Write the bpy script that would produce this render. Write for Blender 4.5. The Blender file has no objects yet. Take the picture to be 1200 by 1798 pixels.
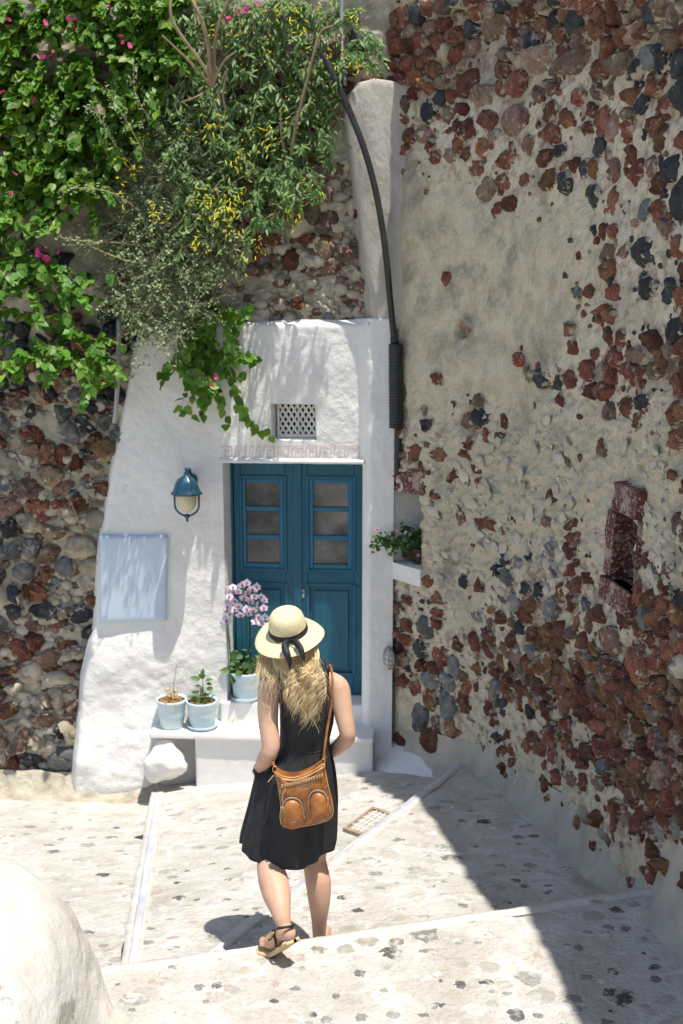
import bpy, bmesh, math, random
import numpy as np
from mathutils import Vector, Matrix

SC = bpy.context.scene
COL = SC.collection
R = math.radians
random.seed(7)
RNG = np.random.default_rng(11)

# ------------------------------------------------------------------ camera, sky, sun, exposure
CAM_H, PITCH, FPX = 2.97, R(11.0), 2100.0
cam_d = bpy.data.cameras.new('camera')
cam = bpy.data.objects.new('camera', cam_d)
COL.objects.link(cam)
cam.location = (0, 0, CAM_H)
cam.rotation_euler = (R(90) - PITCH, 0, 0)
cam_d.sensor_fit = 'VERTICAL'
cam_d.sensor_height = 36.0
cam_d.lens = FPX / 1798.0 * 36.0
cam_d.clip_start = 0.05
cam_d.clip_end = 500
cam_d.dof.use_dof = True
cam_d.dof.focus_distance = 5.5
cam_d.dof.aperture_fstop = 4.0
SC.camera = cam

SUNV = Vector((0.190, -0.205, 1.0)).normalized()
w = bpy.data.worlds.new('World')
SC.world = w
w.use_nodes = True
nt = w.node_tree
bg = nt.nodes['Background']
sky = nt.nodes.new('ShaderNodeTexSky')
sky.sky_type = 'NISHITA'
sky.sun_disc = False
sky.sun_elevation = math.asin(SUNV.z)
sky.sun_rotation = math.atan2(SUNV.x, SUNV.y)
sky.altitude = 100
nt.links.new(sky.outputs[0], bg.inputs[0])
bg.inputs[1].default_value = 0.13
sun_d = bpy.data.lights.new('sun', 'SUN')
sun_d.energy = 4.7
sun_d.angle = R(0.53)
sun_d.color = (1.0, 0.955, 0.88)
sun = bpy.data.objects.new('sun', sun_d)
COL.objects.link(sun)
sun.rotation_euler = (-SUNV).to_track_quat('-Z', 'Y').to_euler()
sun.location = (3, 2, 12)
SC.view_settings.view_transform = 'Standard'
SC.view_settings.look = 'None'
SC.view_settings.gamma = 1
SC.view_settings.use_curve_mapping = False
SC.view_settings.exposure = 0.41

# ------------------------------------------------------------------ geometry of the view
CF = np.array([0, math.cos(PITCH), -math.sin(PITCH)])
CU = np.array([0, math.sin(PITCH), math.cos(PITCH)])
CO = np.array([0, 0, CAM_H])

def ray(px, py):
    return CF + (px - 600) / FPX * np.array([1., 0, 0]) + (899 - py) / FPX * CU

def atY(px, py, Y):
    d = ray(px, py)
    return CO + d * (Y / d[1])

def atZ(px, py, z):
    d = ray(px, py)
    return CO + d * ((z - CAM_H) / d[2])

def proj(P):
    Q = np.asarray(P, float) - CO
    zc = Q @ CF
    return 600 + FPX * Q[..., 0] / zc, 899 - FPX * (Q @ CU) / zc

FA = R(4)
FU = np.array([math.cos(FA), -math.sin(FA), 0])
FN = np.array([-math.sin(FA), -math.cos(FA), 0])
FO = np.array([0, 9.35, 0])
ZUP = np.array([0, 0, 1.])

def fac(u, z, wv=0.0):
    u, z, wv = np.broadcast_arrays(np.asarray(u, float), np.asarray(z, float), np.asarray(wv, float))
    return FO + u[..., None] * FU + z[..., None] * ZUP + wv[..., None] * FN

def pf(px, py, wv=0.0):                     # photo point -> (u, z) on the facade plane moved out by wv
    d = ray(px, py)
    o = FO + wv * FN
    t = ((o - CO) @ FN) / (d @ FN)
    p = CO + d * t
    return (p - FO) @ FU, p[2]

def pF(px, py, wv=0.0):
    u, z = pf(px, py, wv)
    return fac(u, z, wv)

# ------------------------------------------------------------------ numpy noise
def _h(ix, iy, iz, s):
    n = (ix * 374761393 + iy * 668265263 + iz * 2147483647 + s * 974711) & 0x7fffffff
    n = ((n ^ (n >> 13)) * 1274126177) & 0x7fffffff
    n = n ^ (n >> 16)
    return (n & 0xffff) / 65535.0

def vnoise(p, s=0):
    p = np.asarray(p, float)
    i = np.floor(p).astype(np.int64)
    f = p - i
    f = f * f * (3 - 2 * f)
    x, y, z = i[..., 0], i[..., 1], i[..., 2]
    r = 0
    for dx in (0, 1):
        for dy in (0, 1):
            for dz in (0, 1):
                wgt = (f[..., 0] if dx else 1 - f[..., 0]) * (f[..., 1] if dy else 1 - f[..., 1]) * (f[..., 2] if dz else 1 - f[..., 2])
                r = r + wgt * _h(x + dx, y + dy, z + dz, s)
    return r * 2 - 1

def fbm(p, sc, oc=4, s=0):
    p = np.asarray(p, float) * sc
    a, t = 1.0, 0
    for k in range(oc):
        t = t + a * vnoise(p, s + k * 7)
        p = p * 2.03
        a *= 0.5
    return t / 1.6

def sstep(a, b, x):
    t = np.clip((np.asarray(x, float) - a) / (b - a), 0, 1)
    return t * t * (3 - 2 * t)

# ------------------------------------------------------------------ objects
def tag(o, label=None, cat=None, group=None, kind=None):
    if label: o['label'] = label
    if cat: o['category'] = cat
    if group: o['group'] = group
    if kind: o['kind'] = kind
    return o

def thing(name, label, cat, loc=(0, 0, 0), group=None):
    o = bpy.data.objects.new(name, None)
    o.empty_display_size = 0.1
    COL.objects.link(o)
    o.location = Vector([float(c) for c in loc])
    return tag(o, label, cat, group)

def wloc(o):
    v = Vector((0, 0, 0))
    while o is not None:
        v += o.location
        o = o.parent
    return v

def mesh_data(name, V, F, mats=None, mi=None, smooth=True):
    V = np.asarray(V, float)
    if isinstance(F, np.ndarray): F = [F]
    me = bpy.data.meshes.new(name)
    flat, tot = [], []
    for f in F:
        if isinstance(f, np.ndarray) and f.ndim == 2:
            flat.append(f.ravel()); tot.append(np.full(len(f), f.shape[1]))
        else:
            flat.append(np.array(f).ravel()); tot.append(np.array([len(f)]))
    flat = np.concatenate(flat).astype(np.int32); tot = np.concatenate(tot).astype(np.int32)
    me.vertices.add(len(V)); me.vertices.foreach_set('co', V.ravel().astype(np.float32))
    me.loops.add(len(flat)); me.loops.foreach_set('vertex_index', flat)
    me.polygons.add(len(tot))
    st = np.concatenate([[0], np.cumsum(tot)[:-1]]).astype(np.int32)
    me.polygons.foreach_set('loop_start', st)
    me.polygons.foreach_set('loop_total', tot)
    if mats is not None:
        for m in (mats if isinstance(mats, (list, tuple)) else [mats]): me.materials.append(m)
    if mi is not None: me.polygons.foreach_set('material_index', np.asarray(mi, np.int32))
    me.polygons.foreach_set('use_smooth', np.full(len(tot), bool(smooth)))
    me.update(calc_edges=True)
    me.validate()
    return me

def mk(name, V, F, mat, parent=None, smooth=True, kind=None, mi=None):
    V = np.asarray(V, float)
    if parent is not None: V = V - np.array(wloc(parent))
    me = mesh_data(name, V, F, mat, mi, smooth)
    o = bpy.data.objects.new(name, me)
    COL.objects.link(o)
    if parent is not None: o.parent = parent
    if kind: o['kind'] = kind
    return o

def inst(name, me, parent, M):
    o = bpy.data.objects.new(name, me)
    COL.objects.link(o)
    M = Matrix(M)
    if parent is not None:
        o.parent = parent
        M.translation = M.translation - wloc(parent)
    o.matrix_local = M
    return o

def mat4(X, Y, Z, T):
    m = np.eye(4); m[:3, 0] = X; m[:3, 1] = Y; m[:3, 2] = Z; m[:3, 3] = T
    return m.tolist()

def nrm(v):
    v = np.asarray(v, float)
    return v / (np.linalg.norm(v, axis=-1, keepdims=True) + 1e-9)

def catmull(P, n):
    P = np.asarray(P, float)
    Q = np.vstack([2 * P[0] - P[1], P, 2 * P[-1] - P[-2]])
    t = np.linspace(0, len(P) - 1 - 1e-6, n)
    i = t.astype(int); f = (t - i)[:, None]
    a, b, c, d = Q[i], Q[i + 1], Q[i + 2], Q[i + 3]
    return .5 * (2 * b + (c - a) * f + (2 * a - 5 * b + 4 * c - d) * f * f + (3 * b - a - 3 * c + d) * f ** 3)

class MB:
    def __init__(s): s.V = []; s.F = []; s.n = 0; s.mi = []
    def add(s, V, F, mi=0):
        V = np.asarray(V, float)
        s.V.append(V)
        if isinstance(F, np.ndarray):
            s.F.append(F + s.n); s.mi += [mi] * len(F)
        else:
            for f in F:
                s.F.append([i + s.n for i in f]); s.mi.append(mi)
        s.n += len(V)
        return s
    def tube(s, P, r, sides=8, n=None, flat=1.0, mi=0, cap=True, ref=None):
        P = np.asarray(P, float)
        if n: 
            if np.ndim(r): r = np.interp(np.linspace(0, 1, n), np.linspace(0, 1, len(r)), r)
            P = catmull(P, n)
        r = np.broadcast_to(np.asarray(r, float), (len(P),))
        T = nrm(np.gradient(P, axis=0))
        a = np.array([0, 0, 1.]) if ref is None else np.asarray(ref, float)
        if abs(T[0] @ a) > .95: a = np.array([1., 0, 0])
        x = nrm(np.cross(a, T[0]))
        rings = []
        th = np.linspace(0, 2 * np.pi, sides, endpoint=False)
        for k in range(len(P)):
            x = nrm(x - T[k] * (x @ T[k])); y = np.cross(T[k], x)
            rings.append(P[k] + r[k] * (np.cos(th)[:, None] * x + flat * np.sin(th)[:, None] * y))
        V = np.concatenate(rings)
        F = grid_faces(len(P), sides, wrap=True)
        s.add(V, F, mi)
        if cap:
            b = s.n - len(V)
            s.F.append([b + i for i in range(sides)][::-1]); s.mi.append(mi)
            s.F.append([b + len(V) - sides + i for i in range(sides)]); s.mi.append(mi)
        return s
    def loft(s, rings, cap=True, mi=0):
        n = len(rings[0])
        V = np.concatenate([np.asarray(q, float) for q in rings])
        s.add(V, grid_faces(len(rings), n, wrap=True), mi)
        if cap:
            b = s.n - len(V)
            s.F.append([b + i for i in range(n)][::-1]); s.mi.append(mi)
            s.F.append([b + len(V) - n + i for i in range(n)]); s.mi.append(mi)
        return s
    def lathe(s, prof, base, axis=(0, 0, 1), sides=24, mi=0, mod=None, cap=False):
        ax = nrm(np.asarray(axis, float)); a = np.array([0, 1., 0]) if abs(ax[1]) < .9 else np.array([1., 0, 0])
        x = nrm(np.cross(a, ax)); y = np.cross(ax, x)
        th = np.linspace(0, 2 * np.pi, sides, endpoint=False)
        rings = []
        for (r, h) in prof:
            rr = r * (mod(th, h) if mod else 1)
            rings.append(np.asarray(base) + h * ax + (np.cos(th) * rr)[:, None] * x + (np.sin(th) * rr)[:, None] * y)
        return s.loft(rings, cap, mi)
    def hexa(s, P8, mi=0):                      # 4 bottom corners then 4 top corners
        return s.add(P8, [[3, 2, 1, 0], [4, 5, 6, 7], [0, 1, 5, 4], [1, 2, 6, 5], [2, 3, 7, 6], [3, 0, 4, 7]], mi)
    def fbox(s, u0, u1, z0, z1, w0, w1, c=0.004, mi=0):     # chamfered box in facade axes
        bm = bmesh.new()
        bmesh.ops.create_cube(bm, size=1)
        for v in bm.verts:
            v.co = Vector(((u0 + u1) / 2 + v.co.x * (u1 - u0), (w0 + w1) / 2 + v.co.y * (w1 - w0), (z0 + z1) / 2 + v.co.z * (z1 - z0)))
        c = min(c, .3 * min(abs(u1 - u0), abs(w1 - w0), abs(z1 - z0)))
        if c > 0: bmesh.ops.bevel(bm, geom=bm.edges[:], offset=c, segments=1, affect='EDGES')
        bm.normal_update(); bm.verts.index_update()
        L = np.array([v.co[:] for v in bm.verts])
        F = [[v.index for v in f.verts][::-1] for f in bm.faces]
        bm.free()
        return s.add(fac(L[:, 0], L[:, 2], L[:, 1]), F, mi)
    def build(s, name, mat, parent=None, smooth=True, kind=None):
        return mk(name, np.concatenate(s.V), s.F, mat, parent, smooth, kind, s.mi)

def grid_faces(nr, nc, wrap=False):
    i = np.arange(nr - 1)[:, None] * nc
    if wrap:
        j = np.arange(nc)[None]; k = (j + 1) % nc
    else:
        j = np.arange(nc - 1)[None]; k = j + 1
    return np.stack([i + j, i + k, i + nc + k, i + nc + j], -1).reshape(-1, 4)

def autosmooth(o, ang=35):
    me = o.data
    me.polygons.foreach_set('use_smooth', [True] * len(me.polygons))
    me.set_sharp_from_angle(angle=R(ang))
    return o

# ------------------------------------------------------------------ materials
def mat(name, cols, scale=4.0, rough=.85, bump=.3, bscale=50., bdist=.01, detail=6, rnd=0.0, island=False,
        spots=None, spec=.3, sub=None, trans=None, stretch=None, metal=0.0, hue=0.0, attr=None, contrast=(0.3, 0.7), coat=0, bump2=None, smear=None, joints=None):
    m = bpy.data.materials.new(name); m.use_nodes = True
    n, l = m.node_tree.nodes, m.node_tree.links
    b = n['Principled BSDF']
    b.inputs['Roughness'].default_value = rough
    b.inputs['Specular IOR Level'].default_value = spec
    b.inputs['Metallic'].default_value = metal
    geo = n.new('ShaderNodeNewGeometry')
    vec = geo.outputs['Position']
    if stretch:
        mp = n.new('ShaderNodeMapping'); mp.inputs['Scale'].default_value = stretch
        l.new(vec, mp.inputs['Vector']); vec = mp.outputs[0]
    def noise(sc, det=6, rg=.6, dist=0.):
        t = n.new('ShaderNodeTexNoise'); t.inputs['Scale'].default_value = sc
        t.inputs['Detail'].default_value = det; t.inputs['Roughness'].default_value = rg; t.inputs['Distortion'].default_value = dist
        l.new(vec, t.inputs['Vector']); return t.outputs['Fac']
    def mixc(f, a, c):
        x = n.new('ShaderNodeMix'); x.data_type = 'RGBA'
        if hasattr(f, 'is_linked'): l.new(f, x.inputs[0])
        else: x.inputs[0].default_value = f
        for sck, val in ((x.inputs[6], a), (x.inputs[7], c)):
            if hasattr(val, 'is_linked'): l.new(val, sck)
            else: sck.default_value = (*val, 1)
        return x.outputs[2]
    def ramp(f, a, c):
        r = n.new('ShaderNodeMapRange'); r.inputs['From Min'].default_value = a; r.inputs['From Max'].default_value = c
        r.interpolation_type = 'SMOOTHSTEP'
        l.new(f, r.inputs['Value']); return r.outputs[0]
    if len(cols) > 1:
        cr = n.new('ShaderNodeValToRGB'); e = cr.color_ramp.elements
        lo, hi = contrast
        for i, c in enumerate(cols):
            p = lo + (hi - lo) * i / (len(cols) - 1)
            if i < 2: e[i].position = p; e[i].color = (*c, 1)
            else:
                q = e.new(p); q.color = (*c, 1)
        l.new(noise(scale, detail), cr.inputs[0]); col = cr.outputs[0]
    else:
        rgb = n.new('ShaderNodeRGB'); rgb.outputs[0].default_value = (*cols[0], 1); col = rgb.outputs[0]
    for attr in ([attr] if attr and not isinstance(attr, list) else attr or []):                                  # (attribute, other colour): a second material colour laid by the builder
        at = n.new('ShaderNodeAttribute'); at.attribute_name = attr[0]
        col = mixc(at.outputs['Fac'], col, attr[1])
    for sp in (spots or []):                    # (colour, scale, lo, hi, amount)
        f = ramp(noise(sp[1], 8, .62, .3), sp[2], sp[3])
        k = n.new('ShaderNodeMath'); k.operation = 'MULTIPLY'; l.new(f, k.inputs[0]); k.inputs[1].default_value = sp[4]
        col = mixc(k.outputs[0], col, sp[0])
    if joints:                                  # (colour, scale, width, amount): painted joints between slabs
        vo = n.new('ShaderNodeTexVoronoi'); vo.feature = 'DISTANCE_TO_EDGE'; vo.inputs['Scale'].default_value = joints[1]
        dn = n.new('ShaderNodeTexNoise'); dn.inputs['Scale'].default_value = 5; dn.inputs['Detail'].default_value = 4
        l.new(vec, dn.inputs['Vector'])
        vm = n.new('ShaderNodeVectorMath'); vm.operation = 'MULTIPLY_ADD'; l.new(dn.outputs['Color'], vm.inputs[0]); vm.inputs[1].default_value = (.35, .35, .35); l.new(vec, vm.inputs[2])
        l.new(vm.outputs[0], vo.inputs['Vector'])
        f = ramp(vo.outputs['Distance'], joints[2], 0); g = ramp(noise(3.1, 5), .38, .62)
        k = n.new('ShaderNodeMath'); k.operation = 'MULTIPLY'; l.new(f, k.inputs[0]); l.new(g, k.inputs[1])
        k2 = n.new('ShaderNodeMath'); k2.operation = 'MULTIPLY'; l.new(k.outputs[0], k2.inputs[0]); k2.inputs[1].default_value = joints[3]
        col = mixc(k2.outputs[0], col, joints[0])
    smear_f = None
    if rnd or hue:
        hs = n.new('ShaderNodeHueSaturation')
        src = n.new('ShaderNodeObjectInfo').outputs['Random']
        ad = n.new('ShaderNodeMath'); ad.operation = 'ADD'; l.new(src, ad.inputs[0]); l.new(geo.outputs['Random Per Island'], ad.inputs[1])
        fr = n.new('ShaderNodeMath'); fr.operation = 'FRACT'; l.new(ad.outputs[0], fr.inputs[0])
        mr = n.new('ShaderNodeMapRange'); mr.inputs['To Min'].default_value = 1 - rnd; mr.inputs['To Max'].default_value = 1 + rnd
        l.new(fr.outputs[0], mr.inputs['Value']); l.new(mr.outputs[0], hs.inputs['Value'])
        if hue:
            m2 = n.new('ShaderNodeMath'); m2.operation = 'MULTIPLY'; l.new(fr.outputs[0], m2.inputs[0]); m2.inputs[1].default_value = 7.31
            m3 = n.new('ShaderNodeMath'); m3.operation = 'FRACT'; l.new(m2.outputs[0], m3.inputs[0])
            mh = n.new('ShaderNodeMapRange'); mh.inputs['To Min'].default_value = .5 - hue; mh.inputs['To Max'].default_value = .5 + hue
            l.new(m3.outputs[0], mh.inputs['Value']); l.new(mh.outputs[0], hs.inputs['Hue'])
        l.new(col, hs.inputs['Color']); col = hs.outputs[0]
    if smear:                                   # (colour, noise scale, threshold)
        at = n.new('ShaderNodeAttribute'); at.attribute_name = 'rim'
        k = n.new('ShaderNodeMath'); k.operation = 'MULTIPLY_ADD'; l.new(at.outputs['Fac'], k.inputs[0]); k.inputs[1].default_value = .38; l.new(noise(smear[1], 5, .6, .2), k.inputs[2])
        f = ramp(k.outputs[0], smear[2], smear[2] + .09)
        sc_ = mixc(ramp(noise(7, 5), .35, .65), tuple(c * .78 for c in smear[0]), smear[0])
        col = mixc(f, col, sc_)
    l.new(col, b.inputs['Base Color'])
    if bump:
        bp = n.new('ShaderNodeBump'); bp.inputs['Strength'].default_value = bump; bp.inputs['Distance'].default_value = bdist
        l.new(noise(bscale, 8, .65), bp.inputs['Height'])
        if bump2:
            b2 = n.new('ShaderNodeBump'); b2.inputs['Strength'].default_value = bump2[1]; b2.inputs['Distance'].default_value = bump2[2]
            l.new(noise(bump2[0], 4, .55), b2.inputs['Height']); l.new(b2.outputs[0], bp.inputs['Normal'])
        l.new(bp.outputs[0], b.inputs['Normal'])
    if sub:
        b.inputs['Subsurface Weight'].default_value = sub[0]; b.inputs['Subsurface Radius'].default_value = sub[1]
        b.inputs['Subsurface Scale'].default_value = sub[2]
    if trans:                                   # thin leaf: part of the light comes through
        tr = n.new('ShaderNodeBsdfTranslucent'); mx = n.new('ShaderNodeMixShader'); mx.inputs[0].default_value = trans[0]
        g = n.new('ShaderNodeMix'); g.data_type = 'RGBA'; g.blend_type = 'MULTIPLY'; g.inputs[0].default_value = 1
        l.new(col, g.inputs[6]); g.inputs[7].default_value = (*trans[1], 1); l.new(g.outputs[2], tr.inputs['Color'])
        l.new(b.outputs[0], mx.inputs[1]); l.new(tr.outputs[0], mx.inputs[2])
        l.new(mx.outputs[0], n['Material Output'].inputs['Surface'])
    if coat: b.inputs['Coat Weight'].default_value = coat
    return m

M = {}
M['white'] = mat('white_plaster', [(.71, .69, .655), (.80, .785, .755)], 3, .9, .4, 55, .006, spots=[((.60, .565, .49), 2.2, .58, .76, .5), ((.47, .44, .38), 8, .68, .74, .65), ((.60, .57, .52), 30, .64, .74, .4)], bump2=(13, .6, .022))
M['whitestep'] = mat('white_step_paint', [(.70, .69, .67), (.78, .775, .755)], 5, .8, .3, 70, .004, spots=[((.55, .51, .44), 6, .64, .8, .6)], bump2=(9, .3, .012))
M['boulder'] = mat('whitewashed_stone', [(.68, .66, .61), (.80, .785, .74)], 6, .9, .6, 30, .012, spots=[((.45, .40, .32), 5, .66, .78, .5)], bump2=(9, .4, .02))
M['paving'] = mat('whitewashed_paving', [(.41, .372, .315), (.515, .482, .425), (.585, .56, .515)], 3.2, .92, 1.0, 36, .016, detail=11,
                  spots=[((.64, .62, .585), 2.2, .50, .70, .6), ((.33, .29, .235), 8, .56, .74, .55), ((.66, .64, .61), 15, .58, .72, .5), ((.20, .185, .165), 30, .63, .72, .6), ((.45, .34, .26), 4.5, .62, .76, .4), ((.17, .16, .15), 75, .66, .74, .6)], joints=((.66, .645, .61), 3.0, .12, .8), bump2=(9, .7, .03))
M['parapet'] = mat('parapet_plaster', [(.46, .425, .365), (.56, .535, .485), (.63, .615, .575)], 3, .9, .8, 34, .010, detail=10, spots=[((.50, .41, .30), 2.6, .54, .68, .55), ((.30, .275, .24), 4.6, .63, .655, .8), ((.42, .38, .32), 22, .64, .74, .4)], bump2=(8, .6, .03))
M['nosing'] = mat('white_edge_paint', [(.52, .49, .43), (.63, .61, .57)], 8, .88, .5, 50, .008, spots=[((.47, .425, .355), 9, .50, .66, .75), ((.30, .27, .23), 26, .64, .74, .5)])
M['marble'] = mat('grey_marble', [(.36, .38, .43), (.48, .495, .53), (.60, .60, .60)], 7, .65, .3, 60, .004, stretch=(1, .35, 1), spots=[((.56, .52, .45), 6, .50, .7, .75)])
M['mortar'] = mat('lime_mortar', [(.44, .375, .255), (.585, .51, .365), (.66, .59, .44)], 7, .95, .8, 42, .014, detail=9,
                  attr=[('rough_render', (.55, .485, .355)), ('lime_white', (.61, .545, .425)), ('joint_shade', (.30, .24, .18)), ('red_grit', (.26, .145, .10)), ('soot', (.20, .19, .17))],
                  spots=[((.20, .18, .15), 1.7, .52, .70, .7), ((.21, .185, .15), 6, .62, .74, .5), ((.55, .52, .46), 12, .6, .72, .5), ((.11, .10, .085), 70, .635, .70, .8), ((.62, .57, .46), 38, .60, .70, .5)], bump2=(26, .9, .03))
M['lump'] = mat('render_lump', [(.44, .39, .285), (.53, .475, .365), (.60, .545, .43)], 7, .95, .9, 42, .014, detail=9, rnd=.12, spots=[((.24, .22, .18), 9, .6, .74, .5)], bump2=(30, .6, .02))
M['leftmortar'] = mat('yellow_mortar', [(.28, .24, .175), (.42, .375, .285), (.55, .51, .42)], 8, .95, .8, 40, .014, spots=[((.22, .19, .15), 4, .6, .74, .6), ((.66, .63, .56), 9, .6, .7, .6)], bump2=(18, .5, .02))
M['concrete'] = mat('old_concrete', [(.33, .30, .255), (.50, .47, .41)], 5, .95, .8, 44, .010, detail=10, spots=[((.22, .20, .175), 4, .56, .72, .6), ((.60, .58, .53), 9, .6, .72, .5)], stretch=(1, 1, .45), bump2=(9, .7, .03))
M['redstone'] = mat('red_lava_stone', [(.095, .038, .023), (.205, .082, .045), (.31, .145, .085)], 14, .9, 1.0, 40, .03, rnd=.45, hue=.018,
                    spots=[((.50, .46, .39), 19, .60, .66, .8), ((.045, .028, .024), 38, .54, .66, .75), ((.42, .27, .20), 55, .60, .68, .6)], bump2=(17, .6, .03), smear=((.54, .475, .36), 24, .715))
M['brownstone'] = mat('brown_lava_stone', [(.11, .066, .046), (.22, .14, .098), (.32, .225, .165)], 12, .9, .9, 46, .02, rnd=.35, hue=.02,
                      spots=[((.52, .48, .41), 18, .58, .65, .8), ((.06, .04, .03), 38, .55, .66, .75), ((.46, .36, .28), 55, .60, .68, .6)], bump2=(17, .6, .03), smear=((.54, .475, .36), 24, .715))
M['blackstone'] = mat('black_basalt', [(.018, .020, .023), (.040, .043, .047), (.075, .078, .080)], 18, .75, .9, 60, .015, rnd=.35,
                      spots=[((.50, .47, .41), 17, .63, .68, .8)], bump2=(20, .5, .02), smear=((.54, .475, .36), 24, .715))
M['greystone'] = mat('grey_stone', [(.09, .092, .09), (.16, .16, .152), (.24, .235, .22)], 14, .85, .8, 55, .014, rnd=.35,
                     spots=[((.48, .45, .39), 12, .60, .68, .6)], bump2=(18, .5, .02), smear=((.54, .475, .36), 24, .715))
M['tanstone'] = mat('tan_stone', [(.27, .22, .155), (.40, .34, .25), (.50, .44, .34)], 10, .9, .8, 50, .014, rnd=.3, bump2=(18, .5, .02))
def cob(name, c1, c2, cover):
    return mat(name, [c1, c2], 30, .85, .7, 70, .006, rnd=.3, spots=[((.58, .545, .485), 13, .60 - cover, .74 - cover, .85), ((.5, .46, .40), 70, .55, .70, .55)], smear=((.56, .53, .475), 34, .735))
M['cob_dark'] = cob('dark_cobble', (.055, .055, .053), (.15, .147, .138), .125)
M['cob_grey'] = cob('grey_cobble', (.17, .163, .147), (.29, .277, .25), .12)
M['cob_pink'] = cob('pink_cobble', (.34, .265, .22), (.45, .375, .325), .12)
M['cob_pale'] = cob('pale_cobble', (.36, .335, .29), (.47, .44, .39), .10)
M['redpaint'] = mat('flaking_red_paint', [(.075, .022, .017), (.15, .045, .033)], 10, .8, .7, 50, .01, spots=[((.46, .40, .34), 60, .54, .60, .8), ((.42, .34, .28), 9, .50, .62, .7)])
M['blue'] = mat('blue_door_paint', [(.007, .077, .120), (.012, .110, .170)], 5, .5, .25, 30, .003, spots=[((.035, .17, .23), 10, .60, .8, .5), ((.004, .04, .065), 6, .62, .8, .5), ((.10, .24, .30), 34, .70, .76, .5)], stretch=(6, 6, .8), spec=.4)
M['bluelight'] = mat('blue_sash_paint', [(.010, .11, .19), (.014, .14, .235)], 6, .45, .2, 30, .003, stretch=(5, 5, 1), spec=.4)
M['lampblue'] = mat('lamp_blue_enamel', [(.004, .036, .065), (.009, .068, .115)], 22, .3, .1, 40, .003, spec=.6, contrast=(.4, .65))
M['pane'] = mat('dusty_door_glass', [(.018, .020, .022), (.060, .062, .060), (.15, .148, .138)], 5, .10, 0, spec=.8, spots=[((.12, .12, .115), 40, .5, .7, .5)])
M['lampglass'] = mat('frosted_lamp_glass', [(.55, .48, .30), (.62, .56, .38)], 20, .3, .1, 90, .002, spec=.5)
M['iron'] = mat('dull_metal', [(.30, .30, .29), (.42, .42, .40)], 30, .45, .2, 60, .003, metal=.6)
M['rust'] = mat('grate_iron', [(.26, .19, .125), (.42, .34, .25)], 14, .85, .4, 60, .004)
M['grout'] = mat('grate_infill', [(.30, .26, .21), (.48, .44, .38)], 16, .9, .4, 60, .004)
M['panelblue'] = mat('pale_blue_panel', [(.47, .56, .66), (.53, .615, .70)], 4, .6, .2, 60, .003, spots=[((.40, .46, .53), 10, .66, .8, .5)])
M['pot'] = mat('pale_blue_plastic', [(.47, .59, .645), (.54, .65, .695)], 5, .5, .15, 50, .003, spots=[((.62, .66, .64), 9, .62, .75, .4), ((.30, .33, .31), 16, .68, .78, .5)], spec=.4)
M['soil'] = mat('dry_soil', [(.16, .08, .035), (.42, .24, .10)], 60, .95, .8, 120, .02)
M['pipe'] = mat('black_plastic_pipe', [(.018, .018, .019), (.035, .035, .036)], 10, .5, .1, 40, .003, spec=.4)
M['greypipe'] = mat('galvanised_pipe', [(.28, .29, .31), (.42, .43, .45)], 10, .5, .1, 40, .003, metal=.3)
M['border'] = mat('faded_pink_paint', [(.64, .45, .42), (.75, .70, .67)], 12, .9, .2, 60, .004, contrast=(.35, .72))
M['lath'] = mat('white_lath_paint', [(.60, .585, .54), (.70, .69, .65)], 12, .7, .2, 60, .003)
M['void'] = mat('dark_interior', [(.012, .011, .010), (.022, .02, .018)], 5, .95, 0)
M['bark'] = mat('tan_bark', [(.20, .145, .085), (.36, .27, .17)], 20, .9, .6, 60, .006, stretch=(1, 1, .3))
M['twig'] = mat('dry_twig', [(.30, .22, .12), (.46, .36, .21)], 20, .9, .3, 60, .004)
LT = (.32, (1.5, 1.6, .55))
M['bougleaf'] = mat('bougainvillea_leaf', [(.055, .150, .014), (.150, .275, .026)], 6, .45, .3, 40, .004, rnd=.35, hue=.02, trans=(.30, (1.5, 1.5, .55)), spec=.4)
M['vineleaf'] = mat('bright_vine_leaf', [(.070, .185, .020), (.145, .28, .034)], 6, .45, .3, 40, .004, rnd=.35, hue=.02, trans=(.34, (1.5, 1.5, .55)), spec=.4)
M['glaucleaf'] = mat('bluish_leaf', [(.095, .185, .055), (.20, .305, .105)], 6, .5, .2, 40, .003, rnd=.35, hue=.02, trans=(.25, (1.5, 1.5, .7)))
M['silverleaf'] = mat('silver_leaf', [(.17, .235, .115), (.32, .395, .21)], 6, .6, .2, 40, .003, rnd=.35, hue=.02, trans=(.2, (1.3, 1.3, .8)))
M['potleaf'] = mat('pot_plant_leaf', [(.060, .135, .045), (.12, .21, .075)], 9, .5, .3, 60, .003, rnd=.3, hue=.02, trans=(.3, (1.4, 1.5, .6)))
M['yellow'] = mat('yellow_flower', [(.78, .68, .03), (.86, .80, .08)], 9, .6, 0, rnd=.12, trans=(.3, (1, 1, .8)))
M['pink'] = mat('magenta_bract', [(.62, .035, .20), (.74, .09, .30)], 9, .6, 0, rnd=.2, trans=(.3, (1, .6, .8)))
M['petal'] = mat('orchid_petal', [(.70, .60, .68), (.80, .76, .79)], 30, .6, 0, trans=(.3, (1, .95, 1)))
M['petaldark'] = mat('orchid_heart', [(.30, .03, .20), (.45, .10, .34)], 30, .6, 0)
M['stemgreen'] = mat('green_stem', [(.05, .13, .05), (.08, .18, .07)], 10, .6, 0)
M['skin'] = mat('skin', [(.53, .32, .215), (.60, .385, .275)], 9, .5, .12, 160, .002, spots=[((.47, .20, .13), 7, .55, .75, .5)], sub=(.25, (1, .35, .2), .012), spec=.35)
M['dress'] = mat('black_cotton', [(.018, .018, .020), (.032, .032, .035)], 20, .65, .35, 500, .002, spec=.25, bump2=(18, .25, .012))
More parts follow.
